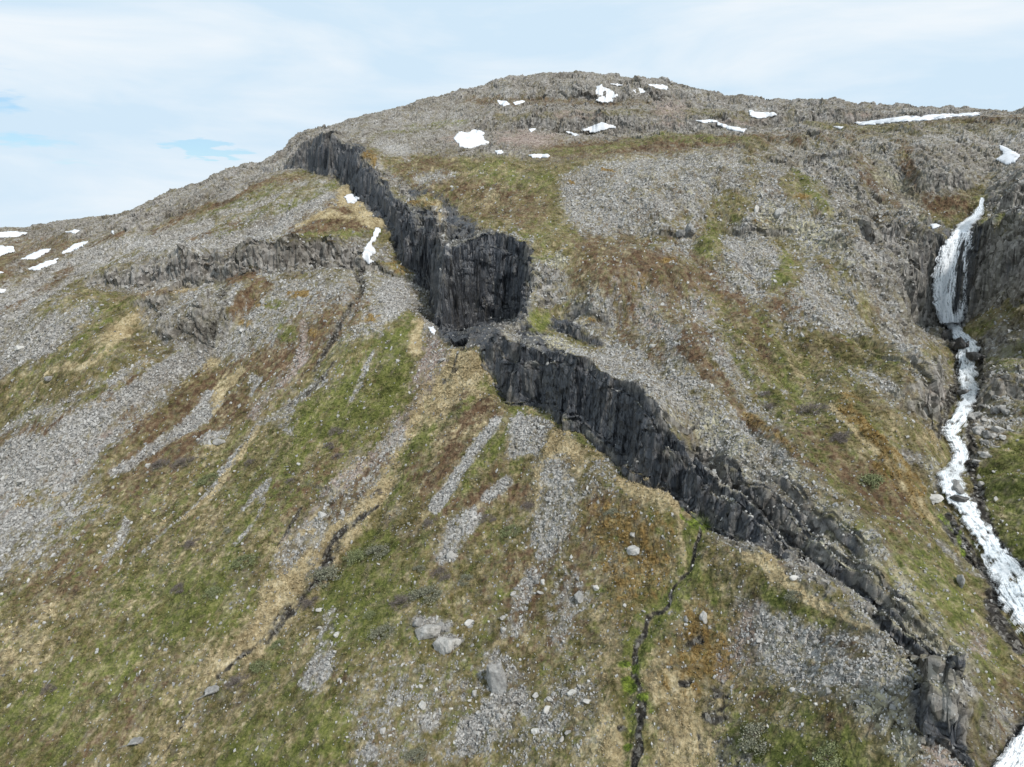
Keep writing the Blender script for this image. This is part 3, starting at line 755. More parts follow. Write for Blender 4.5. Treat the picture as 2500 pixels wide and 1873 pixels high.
# waterfall bowl: wet dark rock
area('dark', .62, [(2000,470),(2060,490),(2130,470),(2140,500),(2110,600),(2110,680),(2080,700),(2025,700),(2010,640),(1990,600),(1985,540),(1995,500)], 10)
area('rock', .8, [(2110,520),(2212,500),(2400,480),(2400,600),(2212,600),(2150,620),(2120,640)], 10)
area('dark', .28, [(2110,560),(2212,540),(2300,540),(2300,600),(2212,595),(2130,640)], 14)
area('rock', .9, [(2130,400),(2212,380),(2400,370),(2400,460),(2212,465),(2140,470)], 8)
area('lichen', .35, [(2180,390),(2400,370),(2400,400),(2212,400)], 8)
area('brown', .6, [(1990,420),(2100,420),(2110,440),(2060,470),(2000,470)], 8)
streak('green', .55, [(2130,480),(2180,468),(2260,470)], 18)
streak('green', .4, [(1960,490),(2010,480)], 14)
area('rock', .6, [(1890,500),(1990,500),(2005,560),(2015,690),(1975,680),(1920,600)], 10)
area('dark', .35, [(1930,540),(1990,545),(2010,640),(2020,690),(1975,660),(1940,600)], 10)
area('heath', .8, [(2120,660),(2212,610),(2400,590),(2400,700),(2212,680),(2140,710)], 10)
area('rock', .75, [(2110,700),(2212,690),(2400,690),(2400,900),(2212,870),(2150,880),(2110,830),(2100,760)], 12)
area('green', .5, [(2130,760),(2212,730),(2400,740),(2400,790),(2212,790),(2140,800)], 10)
area('scree', .65, [(2100,860),(2212,850),(2212,940),(2150,960),(2110,1000),(2070,960)], 12)
area('green', .72, [(2150,960),(2212,930),(2400,920),(2400,1300),(2260,1300),(2170,1180),(2110,1120),(2120,1020)], 10)
streak('moss', .8, [(2160,1180),(2212,1230),(2260,1290)], (14, 34), 8)
streak('wet', .7, [(2045,700),(2050,740),(2068,770),(2070,800),(2060,840),(2045,900),(2030,940)], 16, 6)
streak('wet', .7, [(2110,740),(2118,800),(2118,860),(2100,920),(2100,1000),(2108,1060),(2120,1100)], 16, 6)
streak('wet', .8, [(2115,1090),(2150,1150),(2190,1215),(2250,1260)], 20, 8)
streak('wet', .8, [(2050,1120),(2090,1180),(2130,1240),(2160,1330),(2215,1400)], (24, 24), 8)
streak('moss', .5, [(2040,1110),(2075,1150),(2085,1190)], 10)
# lower right: fins, slabs, pale stones, pit
area('rock', .85, [(1490,950),(1640,1000),(1760,1090),(1850,1200),(1900,1290),(1760,1220),(1640,1190),(1560,1150),(1490,1060)], 10)
area('dark', .45, [(1500,960),(1560,1000),(1640,1030),(1700,1080),(1740,1150),(1800,1230),(1760,1220),(1690,1200),(1640,1190),(1560,1150),(1490,1100)], 8)
area('lichen', .6, [(1570,1060),(1620,1100),(1660,1150),(1610,1140),(1560,1080)], 8)
area('rock', .6, [(1480,1100),(1540,1090),(1570,1140),(1530,1140)], 8)
area('dark', .6, [(1660,1060),(1760,1130),(1800,1190),(1850,1250),(1820,1250),(1760,1190)], 8)
area('rock', .68, [(1660,1195),(1740,1215),(1850,1270),(1940,1330),(2060,1440),(2100,1480),(2000,1470),(1900,1400),(1800,1310),(1700,1240)], 10)
area('lichen', .75, [(1740,1150),(1850,1230),(1940,1310),(2010,1370),(2040,1430),(1980,1400),(1880,1320),(1790,1250)], 12)
streak('dark', .85, [(1715,1190),(1790,1240),(1850,1280),(1950,1350)], (16, 14), 5)
streak('dark', .8, [(1880,1330),(1960,1385),(2040,1440)], 18, 5)
streak('dark', .8, [(2010,1370),(2030,1430),(2045,1455)], 16, 5)
streak('heath', .5, [(1690,1215),(1780,1280),(1860,1330)], 24)
streak('straw', .7, [(1620,1190),(1700,1250),(1760,1290),(1860,1345),(1900,1355)], 18)
area('green', .7, [(1650,1240),(1700,1260),(1790,1300),(1870,1340),(1840,1370),(1740,1350),(1660,1290)], 10)
area('scree', .97, [(1590,1290),(1700,1310),(1800,1370),(1900,1380),(1960,1440),(1950,1560),(1900,1560),(1840,1520),(1740,1500),(1680,1480),(1620,1440),(1590,1390)], 12)
area('pink', .5, [(1600,1310),(1680,1320),(1640,1400),(1600,1460),(1560,1500),(1550,1460),(1590,1380)], 14)
area('lichen', .5, [(1780,1480),(1900,1500),(1960,1560),(1990,1657),(1920,1657),(1850,1560)], 16)
area('lichen', .85, [(1880,1390),(2000,1440),(2070,1462),(2092,1500),(2080,1520),(1980,1500),(1900,1450)], 8)
area('dark', .92, [(1940,1475),(1985,1480),(2000,1540),(2080,1530),(2095,1640),(2100,1680),(1990,1600),(1960,1570)], 6)
area('rock', .95, [(1980,1480),(2078,1478),(2090,1535),(2050,1568),(1992,1560)], 6)
area('lichen', .6, [(1980,1480),(2078,1478),(2086,1505),(1990,1510)], 6)
area('pink', .5, [(1970,1600),(2060,1620),(2060,1700),(1990,1700)], 12)
area('green', .85, [(1590,1580),(1660,1550),(1740,1580),(1840,1590),(1900,1657),(1900,1720),(1560,1720)], 14)
area('rock', .7, [(1540,1600),(1590,1600),(1660,1657),(1660,1720),(1520,1720)], 8)
area('wet', .5, [(1520,1460),(1600,1500),(1570,1560),(1520,1530)], 12)
area('pink', .5, [(2080,1340),(2130,1380),(2120,1440),(2070,1400)], 14)
area('rock', .5, [(2090,1480),(2212,1540),(2212,1600),(2150,1620),(2130,1720),(2100,1600)], 14)
area('brown', .5, [(2110,1470),(2240,1440),(2240,1530),(2160,1540)], 14)
area('dark', .7, [(2212,1540),(2180,1580),(2130,1640),(2120,1700),(2160,1700),(2240,1560)], 8)
# middle foreground slope
area('green', .7, [(1130,870),(1170,870),(1180,900),(1120,930),(1060,1000),(1000,1090),(960,1110),(1010,1010),(1080,930)], 10)
area('straw', .7, [(1190,930),(1240,930),(1260,1000),(1220,1080),(1160,1100),(1150,1030)], 12)
area('straw', .6, [(1310,1020),(1400,1050),(1460,1080),(1500,1120),(1500,1140),(1440,1110),(1340,1070)], 8)
area('straw', .5, [(1470,1100),(1510,1140),(1480,1230),(1440,1260),(1450,1180)], 8)
streak('green', .7, [(1190,900),(1260,920),(1310,970),(1350,1030)], 12)
streak('scree', .97, [(1070,910),(1030,970),(990,1040),(960,1090)], (20, 46), 8)
area('scree', .92, [(1100,900),(1180,880),(1180,930),(1150,990),(1080,1000),(1100,950)], 8)
area('scree', .82, [(1170,1000),(1230,980),(1240,1040),(1250,1100),(1210,1180),(1170,1240),(1150,1180),(1160,1090)], 10)
area('scree', .6, [(1250,1000),(1310,1000),(1320,1080),(1270,1100)], 14)
streak('brown', .6, [(1290,1100),(1260,1200),(1220,1300)], 50)
streak('brown', .6, [(1010,1100),(1080,1060),(1130,1080)], 40)
area('brown', .45, [(1050,1180),(1200,1200),(1280,1250),(1260,1380),(1150,1420),(1080,1300)], 24)
area('scree', .45, [(1200,1240),(1260,1220),(1280,1300),(1220,1400),(1190,1340)], 18)
streak('scree', .7, [(1230,1270),(1210,1390)], 22, 14)
streak('scree', .8, [(1090,1045),(1050,1075)], 20)
streak('scree', .7, [(1030,1110),(1000,1150),(960,1200)], 24, 14)
streak('scree', .75, [(1150,1250),(1110,1350),(1100,1370)], 30, 16)
streak('scree', .9, [(730,1340),(700,1420),(670,1480)], (46, 40), 12)
spots('scree', .85, [(930,1355,70,40),(960,1385,60,36),(900,1340,30,24),(1010,1345,22,18),(980,1195,36,26),(1240,1290,30,24)])
streak('scree', .7, [(1080,1480),(1030,1560),(1010,1620)], (20, 50), 16)
spots('scree', .7, [(820,1610,50,40),(930,1560,60,50),(1020,1590,60,60),(870,1500,60,40),(1130,1520,50,60),(1230,1500,60,40),(1180,1560,60,50),(1080,1440,60,70)])
area('scree', .28, [(760,1440),(1280,1420),(1300,1657),(760,1657)], 30)
area('green', .7, [(560,1480),(700,1500),(760,1600),(740,1657),(560,1720),(450,1657)], 30)
area('green', .7, [(700,1260),(820,1180),(900,1240),(860,1380),(760,1420),(680,1340)], 26)
area('ochre', .45, [(1260,1080),(1440,1110),(1450,1200),(1400,1300),(1340,1340),(1300,1240)], 24)
area('ochre', .50, [(1400,1360),(1540,1330),(1620,1380),(1580,1450),(1500,1520),(1400,1500)], 24)
area('straw', .42, [(1300,1380),(1420,1400),(1540,1520),(1560,1657),(1480,1720),(1240,1657),(1280,1500)], 30)
spots('wet', .7, [(1500,1395,40,22),(1490,1480,34,24),(1545,1555,40,30),(1505,1605,22,50),(1330,1570,18,16)])  # shade holes in the turf, painted as dark cover; not damp ground
streak('green', .7, [(1520,1150),(1480,1240),(1420,1310),(1385,1390)], (60, 30), 16)
streak('moss', .7, [(1492,1108),(1525,1138)], 26, 8)
streak('moss', .42, [(1370,1420),(1355,1480),(1362,1560)], 44, 12)
streak('green', .6, [(1440,1300),(1385,1380),(1360,1480),(1366,1640)], 50, 16)
streak('wet', .74, [(1520,1140),(1515,1180),(1490,1225),(1440,1280),(1405,1335),(1385,1380),(1370,1440),(1358,1520),(1362,1590),(1366,1670)], (6, 13), 4)
spots('moss', .8, [(1350,1440,30,16),(1372,1450,20,30),(1345,1480,30,30),(1365,1500,30,14),(1345,1610,20,20)])
streak('brown', .45, [(820,1000),(760,1080),(720,1120)], 30)

FLAT = np.zeros((MH, MW), np.float32)
area('rock', .6, [(1780,420),(1980,440),(2000,700),(1960,740),(1880,640),(1800,520)], 20)
streak('brown', .5, [(1540,600),(1620,700),(1660,800)], 40, 20)
streak('heath', .45, [(1640,330),(1600,420),(1580,470)], 40, 20)
streak('heath', .5, [(1780,560),(1840,640),(1880,700)], 50, 20)
streak('brown', .45, [(1400,560),(1450,660),(1520,740)], 50, 20)
streak('heath', .5, [(1900,760),(1960,830),(2000,900)], 40, 16)
streak('brown', .4, [(1330,640),(1360,720),(1420,780)], 36, 16)
def flatten(pts, feather=4):
    global COVER, FLAT
    keep = COVER; COVER = np.stack([1 - FLAT, FLAT])
    CI['_'] = 1; area('_', 1.0, pts, feather); FLAT = COVER[1]; COVER = keep; del CI['_']

area('scree', .25, [(470,740),(330,770),(130,870),(-160,1000),(-160,1230),(0,1195),(190,1010),(300,890)], 14)
streak('straw', .6, [(1030,775),(1090,840),(1150,888),(1230,925),(1320,990),(1400,1045),(1500,1110)], (14, 20), 8)
streak('green', .55, [(1060,800),(1120,868),(1200,915),(1290,965)], 16)
area('rock', .62, [(1640,1100),(1740,1140),(1830,1190),(1930,1290),(2020,1370),(2080,1440),(2100,1500),(2000,1475),(1900,1400),(1800,1310),(1700,1235),(1650,1190)], 8)
area('lichen', .5, [(1700,1110),(1800,1180),(1900,1270),(2010,1370),(2060,1440),(1990,1410),(1880,1320),(1780,1230)], 8)
streak('dark', .8, [(1600,1090),(1680,1150),(1760,1205),(1850,1265),(1950,1345)], (18, 12), 5)
streak('dark', .75, [(1880,1335),(1960,1392),(2050,1450)], 14, 5)
streak('straw', .6, [(1640,1205),(1700,1250),(1770,1300),(1860,1350)], 14)
spots('heath', .6, [(1740,1180,50,14),(1830,1230,50,14),(1900,1300,40,14),(1800,1290,60,16)])
def cover_at(u, v):
    a = np.clip((u - MU0) * MS - .5, 0, MW - 1.01); b = np.clip((v - MV0) * MS - .5, 0, MH - 1.01)
    i = b.astype(int); j = a.astype(int); fb = (b - i).astype(np.float32); fa = (a - j).astype(np.float32)
    C = COVER
    return ((C[:, i, j] * (1 - fa) + C[:, i, j + 1] * fa) * (1 - fb) + (C[:, i + 1, j] * (1 - fa) + C[:, i + 1, j + 1] * fa) * fb)

def project(x, y, z):
    yc = y * sin(PITCH) + z * cos(PITCH); zc = y * cos(PITCH) - z * sin(PITCH)
    zc = np.maximum(zc, 1e-3)
    return CU + FPX * x / zc, CV - FPX * yc / zc

COVER_NOISE = .92
def cover_weights(x, y, z):
    """sharp patchy ground-cover weights at world points"""
    wx = along(lambda a, c: fbm(a, c, 4, 41), x, y, .06, .14); wy = along(lambda a, c: fbm(a, c, 4, 42), x, y, .06, .14)
    f = np.clip(90. / np.maximum(np.hypot(x, y), 40), .48, 1.6)
    u, v = project(x, y, z)
    C = cover_at(u + wx * 36 * f, v + wy * 24 * f)
    small = fbm(x * .9, y * .9, 4, 43, .62)
    # turf is never one colour: share it out
    hh = C[0].copy(); sc = C[CI['scree']].copy(); rk = C[CI['rock']].copy()
    for cl, k in (('green', .34), ('brown', .19), ('straw', .09), ('scree', .045), ('ochre', .09)):
        C[CI[cl]] += hh * k; C[0] -= hh * k
    for cl in ('green', 'brown'):
        g = C[CI[cl]].copy(); C[0] += g * .22; C[CI['straw']] += g * .10; C[CI[cl]] -= g * .32
    right = sst(1100, 1300, u) * sst(260, 330, v)
    for cl, k in (('heath', .05 + .09 * right), ('lichen', .10 + .04 * right), ('brown', .06 + .06 * right), ('pink', .08), ('ochre', .05 * right)):
        C[CI[cl]] += sc * k; C[CI['scree']] -= sc * k
    dk = C[CI['dark']].copy()
    for cl, k in (('rock', .17), ('lichen', .02), ('wet', .05)):
        C[CI[cl]] += dk * k; C[CI['dark']] -= dk * k
    for cl, k in (('heath', .12), ('scree', .22), ('brown', .10)):
        C[CI[cl]] += rk * k; C[CI['rock']] -= rk * k
    logits = np.empty_like(C)
    for i in range(len(CLS)):
        nz = along(lambda a, c, s=i: fbm(a, c, 4, 60 + s * 5, .6), x, y, .16, .36) * .55 + fbm(x * 1.0, y * 1.0, 4, 90 + i * 3, .68) * .75
        logits[i] = C[i] + COVER_NOISE * nz * np.clip(C[i] * 7, 0, 1)
    logits[CI['dark']] += .15 * C[CI['dark']]
    W = np.exp((logits - logits.max(0)) / .12); W /= W.sum(0)
    return W.astype(np.float32)

# ------------------------------------------------------------------ surface relief (stones, tussocks, columns)
def plates(x, y, seed, jit=.95):
    f1, f2, rid, ox, oy = worley(x, y, seed, jit)
    g1 = np.sin(rid * 37.1); g2 = np.cos(rid * 53.7)
    return ox * g1 * 1.1 + oy * g2 * 1.1 + rid * .45 - sst(.16, 0, f2 - f1) * .35, f1, f2, rid

def relief(x, y, z, W, nz):
    r = np.hypot(x, y)
    far = np.clip(r / 130., .75, 2.6)
    out = np.zeros(x.size, np.float32)
    def w(*n): return sum(W[CI[k]] for k in n)
    # loose stone
    m = w('scree', 'lichen', 'pink', 'wet') + .5 * w('rock')
    s = np.where(m > .04)[0]
    xs, ys, fs = x[s], y[s], far[s]
    wx = xs + perlin(xs * .8, ys * .8, 201) * .5; wy = ys + perlin(xs * .8, ys * .8, 202) * .5
    p1, _, _, rid = plates(wx * .85, wy * .85, 203)
    p2, _, _, _ = plates(wx * 1.5, wy * 1.5, 204)
    amp = .55 + .45 * sst(-.5, .8, fbm(xs * .07, ys * .07, 3, 205) * 2)
    keep1 = sst(-.2, .9, rid)
    out[s] += m[s] * (p1 * .46 * keep1 + p2 * .26) * amp * np.sqrt(fs)
    # broken bedrock
    m = w('rock') + .75 * w('dark', 'wet') * 0 + .22 * w('scree', 'lichen')
    s = np.where(m > .04)[0]
    xs, ys, zs = x[s], y[s], z[s]
    a, c = xs + zs * .35, ys + zs * .5
    wa = a + fbm(a * .3, c * .3, 2, 211) * 1.6; wc = c + fbm(a * .3, c * .3, 2, 212) * 1.6
    p1, _, _, _ = plates(wa * .22, wc * .22, 213); p2, _, _, _ = plates(wa * .6, wc * .6, 214)
    p0, _, _, _ = plates(wa * .085, wc * .085, 215)
    fq = sst(230, 320, r[s])
    out[s] += m[s] * ((p1 * .8 + p2 * .38) * np.clip(far[s], .8, 1.3) * (1 - .55 * fq) + p0 * 1.3 * fq)
    # cliff faces: vertical columns and small polygon plates
    m = w('dark')
    s = np.where(m > .04)[0]
    xs, ys, zs = x[s], y[s], z[s]
    q = (xs - ys) * .72; e = (xs + ys) * .05
    q = q + fbm(q * .15, zs * .15, 2, 221) * .8
    col = np.abs(perlin(q * .55, zs * .06 + e, 222)) * .9 + np.abs(perlin(q * 1.5, zs * .13 + e, 223)) * .35
    p3, _, _, _ = plates(q * 1.25 + perlin(q, zs, 224) * .4, zs * .8 + e, 225)
    p4, _, _, _ = plates(q * .33 + fbm(q * .2, zs * .2, 2, 226), zs * .22 + e * .5, 227)
    fl = sst(.35, .7, nz[s])
    p5, _, _, _ = plates(xs * .5 + perlin(xs * .4, ys * .4, 228), ys * .5, 229)
    out[s] += m[s] * ((col + p3 * .16 + p4 * .34 - .25) * (1 - fl) + fl * p5 * .8)
    # turf
    m = w('heath', 'green', 'brown', 'straw', 'moss', 'ochre')
    s = np.where(m > .04)[0]
    xs, ys = x[s], y[s]
    t1 = fbm(xs * .55, ys * .55, 3, 231) * .30
    t2 = np.abs(perlin(xs * 1.7, ys * 1.7, 232)) * .24 + np.abs(perlin(xs * 3.9, ys * 3.9, 233)) * .13
    bare, _, _, rid = plates(xs * .8, ys * .8, 234)
    out[s] += m[s] * (t1 + t2 * (1 + .9 * W[CI['ochre']][s] + .4 * W[CI['straw']][s])) * np.clip(far[s], .9, 1.6)
    return out

def flat_at(u, v):
    i = np.clip((v - MV0) * MS, 0, MH - 1).astype(int); j = np.clip((u - MU0) * MS, 0, MW - 1).astype(int)
    return FLAT[i, j]

def build_terrain():
    dense = np.arange(-41.5, 41.51, 0.064); outl = np.arange(-78, -41.6, .55); outr = np.arange(42.1, 78, .55)
    az = np.radians(np.concatenate([outl, dense, outr])); nc = len(az)
    NROW = 1330
    sub = np.unique(np.concatenate([np.arange(0, nc, 4), [nc - 1]]))
    rr = np.exp(np.linspace(math.log(10), math.log(4800), 1250))
    A, R_ = np.meshgrid(az[sub], rr, indexing='ij')
    Z = H1((R_ * np.sin(A)).ravel(), (R_ * np.cos(A)).ravel()).reshape(A.shape)
    dphi = np.abs(np.diff(np.arctan2(Z, R_), axis=1))
    arc = np.hypot(np.diff(R_, axis=1), np.diff(Z, axis=1)) / np.hypot(R_, Z)[:, 1:]
    wgt = dphi * .75 + arc * .28
    rm = (rr[1:] + rr[:-1]) / 2
    kk = np.exp(-np.arange(-14, 15) ** 2 / 50.); kk /= kk.sum()
    wp = np.pad(wgt, ((14, 14), (0, 0)), 'edge'); wgt = sum(kk[q_] * wp[q_:q_ + wgt.shape[0]] for q_ in range(29))
    wgt *= np.where(rm > 430, .10, 1) * np.where(rm < 42, .08, np.where(rm < 52, .5, 1))
    cum = np.concatenate([np.zeros((len(sub), 1)), np.cumsum(wgt, 1)], 1)
    RR = np.empty((len(sub), NROW))
    for i in range(len(sub)):
        c = cum[i] / cum[i, -1]
        RR[i] = np.interp(np.linspace(0, 1, NROW), c, rr)
    # smooth the row distances a little from column to column
    k = np.array([1, 2, 1.]) / 4
    RR[1:-1] = RR[:-2] * k[0] + RR[1:-1] * k[1] + RR[2:] * k[2]
    Rf = np.empty((nc, NROW))
    idx = np.interp(np.arange(nc), sub, np.arange(len(sub))); i0 = np.minimum(idx.astype(int), len(sub) - 2); f = (idx - i0)[:, None]
    Rf = RR[i0] * (1 - f) + RR[i0 + 1] * f
    X = Rf * np.sin(az)[:, None]; Y = Rf * np.cos(az)[:, None]
    Z = H1(X.ravel(), Y.ravel()).reshape(X.shape)
    # normals
    Pm = np.stack([X, Y, Z], -1)
    du = np.gradient(Pm, axis=0); dv = np.gradient(Pm, axis=1)
    Nn = np.cross(du, dv); Nn /= np.maximum(np.linalg.norm(Nn, axis=-1, keepdims=True), 1e-9)
    if Nn[nc // 2, 10, 2] < 0: Nn = -Nn
    x, y, z = X.ravel(), Y.ravel(), Z.ravel()
    W = cover_weights(x, y, z)
    # black faces and lichen-grey crests of the dykes
    info = {}; steps_z(x, y, info)
    nzv = Nn[..., 2].ravel()
    for nm, (ff, dv) in info.items():
        if not nm.startswith('dyke') and nm not in ('ledge_a', 'ledge_b', 'block'): continue
        kf = (ff * sst(.80, .55, nzv) * np.clip((.40 if nm in ('dyke_b', 'dyke_d', 'dyke_e') else .80) + fbm(x * .35 + z * .3, y * .35 + z * .2, 3, 510) * .9, 0, 1)).astype(np.float32)
        if nm == 'block': kf = kf * 0
        if nm == 'block_': kf = kf * (sst(.35, .0, (z - np.percentile(z[ff > .5], 3)) / 12. - .28) if (ff > .5).any() else 1)
        W *= 1 - kf; W[CI['dark']] += kf
        if nm in ('dyke_b', 'dyke_c', 'dyke_d', 'dyke_e', 'block', 'dyke'):
            wid = 2.0 if nm == 'dyke' else 4.5
            kt = (sst(-.6, .3, dv) * sst(wid, wid * .3, dv) * sst(.45, .7, nzv) * np.clip(.55 + fbm(x * .45, y * .45, 4, 511) * 1.6, 0, 1) * (.95 if nm != 'dyke' else .5)).astype(np.float32)
            W *= 1 - kt; W[CI['lichen']] += kt * .6; W[CI['rock']] += kt * .4
    # bare steep faces outside the painted cliffs are rock
    steep = sst(.55, .25, Nn[..., 2].ravel())
    soft = sum(W[CI[k]] for k in ('heath', 'green', 'brown', 'straw', 'scree', 'ochre', 'pink', 'lichen'))
    mv = (steep * soft).astype(np.float32) * .85
    for k in ('heath', 'green', 'brown', 'straw', 'scree', 'ochre', 'pink', 'lichen'): W[CI[k]] *= 1 - steep.astype(np.float32) * .85
    W[CI['rock']] += mv
    D = relief(x, y, z, W, Nn[..., 2].ravel())
    D *= (1 - sst(900, 2000, np.hypot(x, y)))
    fl = flat_at(*project(x, y, z)); D = D * (1 - .95 * fl) - .25 * fl
    Pm = Pm + Nn * D.reshape(X.shape)[..., None]
    me = bpy.data.meshes.new("hillside")
    nv = nc * NROW
    me.vertices.add(nv); me.vertices.foreach_set("co", Pm.reshape(-1, 3).astype(np.float32).ravel())
    I = np.arange(nv, dtype=np.int32).reshape(nc, NROW)
    q = np.stack([I[:-1, :-1], I[1:, :-1], I[1:, 1:], I[:-1, 1:]], -1).reshape(-1, 4)
    nf = len(q)
    me.loops.add(nf * 4); me.polygons.add(nf)
    me.loops.foreach_set("vertex_index", q.ravel())
    me.polygons.foreach_set("loop_start", np.arange(0, nf * 4, 4, dtype=np.int32))
    me.polygons.foreach_set("use_smooth", np.zeros(nf, bool))
    me.update()
    for g in range(3):
        at = me.color_attributes.new("cover_%d" % g, 'BYTE_COLOR' if False else 'FLOAT_COLOR', 'POINT')
        at.data.foreach_set("color", np.ascontiguousarray(W[g * 4:g * 4 + 4].T).ravel())
    o = bpy.data.objects.new("hillside", me); COL.objects.link(o); o['kind'] = 'structure'
    return o, (Pm.reshape(-1, 3), Nn.reshape(-1, 3), W)

# ------------------------------------------------------------------ materials
def mat(name):
    m = bpy.data.materials.new(name); m.use_nodes = True
    t = m.node_tree; t.nodes.clear()
    N, L, new = nodes_of(t)
    out = new('ShaderNodeOutputMaterial'); b = new('ShaderNodeBsdfPrincipled')
    b.inputs['Roughness'].default_value = .9
    L.new(b.outputs[0], out.inputs[0])
    return m, t, N, L, new, b, out
def ramp(new, L, src, stops, interp='LINEAR'):
    r = new('ShaderNodeValToRGB'); cr = r.color_ramp; cr.interpolation = interp
    while len(cr.elements) < len(stops): cr.elements.new(.5)
    for e, (p, c) in zip(cr.elements, stops): e.position = p; e.color = (*c, 1)
    L.new(src, r.inputs[0]); return r.outputs[0]
def noise(new, L, vec, scale, detail=5, rough=.6, dist=0.):
    n = new('ShaderNodeTexNoise'); n.inputs['Scale'].default_value = scale; n.inputs['Detail'].default_value = detail
    n.inputs['Roughness'].default_value = rough; n.inputs['Distortion'].default_value = dist
    L.new(vec, n.inputs['Vector']); return n.outputs[0]

def rock_colour(new, L, vec, stops, cell=3.1):
    """stone by stone grey values"""
    v = new('ShaderNodeTexVoronoi'); v.inputs['Scale'].default_value = cell; v.inputs['Randomness'].default_value = 1
    L.new(vec, v.inputs['Vector'])
    s = new('ShaderNodeSeparateColor'); L.new(v.outputs['Color'], s.inputs[0])
    n = noise(new, L, vec, cell * 1.7, 4, .7)
    a = new('ShaderNodeMix'); a.inputs[0].default_value = .55
    L.new(s.outputs[0], a.inputs[2]); L.new(n, a.inputs[3])
    return ramp(new, L, a.outputs[0], stops)

def terrain_material():
    m, t, N, L, new, b, out = mat("hillside_cover")
    tc = new('ShaderNodeTexCoord'); vec = tc.outputs['Object']
    n_fine = noise(new, L, vec, 2.6, 4, .75)
    n_mid = noise(new, L, vec, .33, 5, .65)
    n_big = noise(new, L, vec, .05, 3, .6)
    n_b2 = noise(new, L, vec, 1.1, 4, .7, .6)
    def mixf(a, b_, f):
        x = new('ShaderNodeMix'); x.inputs[0].default_value = f; L.new(a, x.inputs[2]); L.new(b_, x.inputs[3]); return x.outputs[0]
    def punch(src, k=1.7):
        x = new('ShaderNodeMath', operation='MULTIPLY_ADD'); x.inputs[1].default_value = k; x.inputs[2].default_value = .5 - .5 * k; L.new(src, x.inputs[0]); return x.outputs[0]
    fm = mixf(n_fine, n_mid, .45); f2 = mixf(n_b2, n_fine, .4); fb = mixf(n_mid, n_big, .5); f3 = punch(mixf(fm, n_b2, .4)); f2 = punch(f2, 1.3)
    grey = [(0.22, (.075, .072, .067)), (.38, (.195, .188, .178)), (.54, (.315, .305, .29)), (.78, (.52, .505, .485))]
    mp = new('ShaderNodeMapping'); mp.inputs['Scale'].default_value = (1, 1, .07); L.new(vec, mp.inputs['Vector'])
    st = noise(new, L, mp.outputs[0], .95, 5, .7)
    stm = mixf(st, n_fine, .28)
    dbase = ramp(new, L, stm, [(.36, (.020, .021, .024)), (.46, (.035, .039, .048)), (.54, (.052, .055, .063)), (.61, (.095, .090, .084)), (.67, (.18, .17, .155))])  # bluish stops: the sky sheen on the cliff wall is put into the rock colour
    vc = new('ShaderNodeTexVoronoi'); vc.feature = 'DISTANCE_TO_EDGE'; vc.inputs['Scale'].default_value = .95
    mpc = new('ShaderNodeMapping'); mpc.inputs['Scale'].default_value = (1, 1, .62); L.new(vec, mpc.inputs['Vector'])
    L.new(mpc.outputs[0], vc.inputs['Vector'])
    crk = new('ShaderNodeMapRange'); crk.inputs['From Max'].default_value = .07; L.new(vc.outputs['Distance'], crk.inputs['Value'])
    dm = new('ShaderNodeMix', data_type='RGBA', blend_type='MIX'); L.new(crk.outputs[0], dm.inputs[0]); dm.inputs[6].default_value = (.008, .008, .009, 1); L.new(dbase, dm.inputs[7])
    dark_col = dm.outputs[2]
    cols = {
     'scree': rock_colour(new, L, vec, grey),
     'rock': rock_colour(new, L, vec, [(0.22, (.06, .055, .050)), (.42, (.165, .152, .140)), (.58, (.25, .234, .216)), (.8, (.39, .37, .345))], 1.3),
     'pink': rock_colour(new, L, vec, [(0.25, (.13, .10, .085)), (.5, (.25, .20, .175)), (.75, (.40, .345, .31))], 2.3),
     'lichen': rock_colour(new, L, vec, [(0.25, (.10, .095, .07)), (.45, (.26, .245, .18)), (.6, (.42, .39, .27)), (.8, (.52, .50, .40))], 1.6),
     'heath': ramp(new, L, f3, [(.30, (.035, .030, .012)), (.42, (.066, .060, .020)), (.50, (.108, .096, .034)), (.58, (.150, .120, .054)), (.70, (.27, .225, .13))]),
     'green': ramp(new, L, f3, [(.28, (.032, .040, .012)), (.42, (.070, .084, .020)), (.52, (.118, .132, .034)), (.62, (.175, .176, .058)), (.74, (.29, .27, .14))]),
     'brown': ramp(new, L, f3, [(.30, (.030, .020, .012)), (.45, (.085, .050, .030)), (.56, (.13, .082, .048)), (.70, (.20, .145, .095))]),
     'straw': ramp(new, L, f3, [(.28, (.13, .10, .05)), (.42, (.27, .215, .12)), (.55, (.40, .33, .20)), (.70, (.54, .47, .33))]),
     'ochre': ramp(new, L, f3, [(.30, (.045, .030, .012)), (.42, (.14, .088, .030)), (.55, (.22, .145, .050)), (.70, (.34, .27, .15))]),
     'moss': ramp(new, L, f2, [(.34, (.02, .028, .008)), (.46, (.075, .105, .018)), (.54, (.14, .185, .028)), (.62, (.24, .30, .05)), (.70, (.30, .33, .12))]),
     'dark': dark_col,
     'wet': rock_colour(new, L, vec, [(.25, (.012, .011, .010)), (.5, (.04, .036, .032)), (.62, (.10, .094, .085)), (.78, (.22, .21, .19))], 2.6),
    }
    acc = None
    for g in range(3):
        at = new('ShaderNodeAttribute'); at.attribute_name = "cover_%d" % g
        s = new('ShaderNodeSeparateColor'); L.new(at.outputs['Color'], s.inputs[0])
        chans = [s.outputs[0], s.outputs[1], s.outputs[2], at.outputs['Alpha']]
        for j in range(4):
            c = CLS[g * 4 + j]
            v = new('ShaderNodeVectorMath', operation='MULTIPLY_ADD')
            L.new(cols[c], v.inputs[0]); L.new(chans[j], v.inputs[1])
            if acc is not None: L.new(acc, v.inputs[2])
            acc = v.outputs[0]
            if c == 'dark': dk = chans[j]
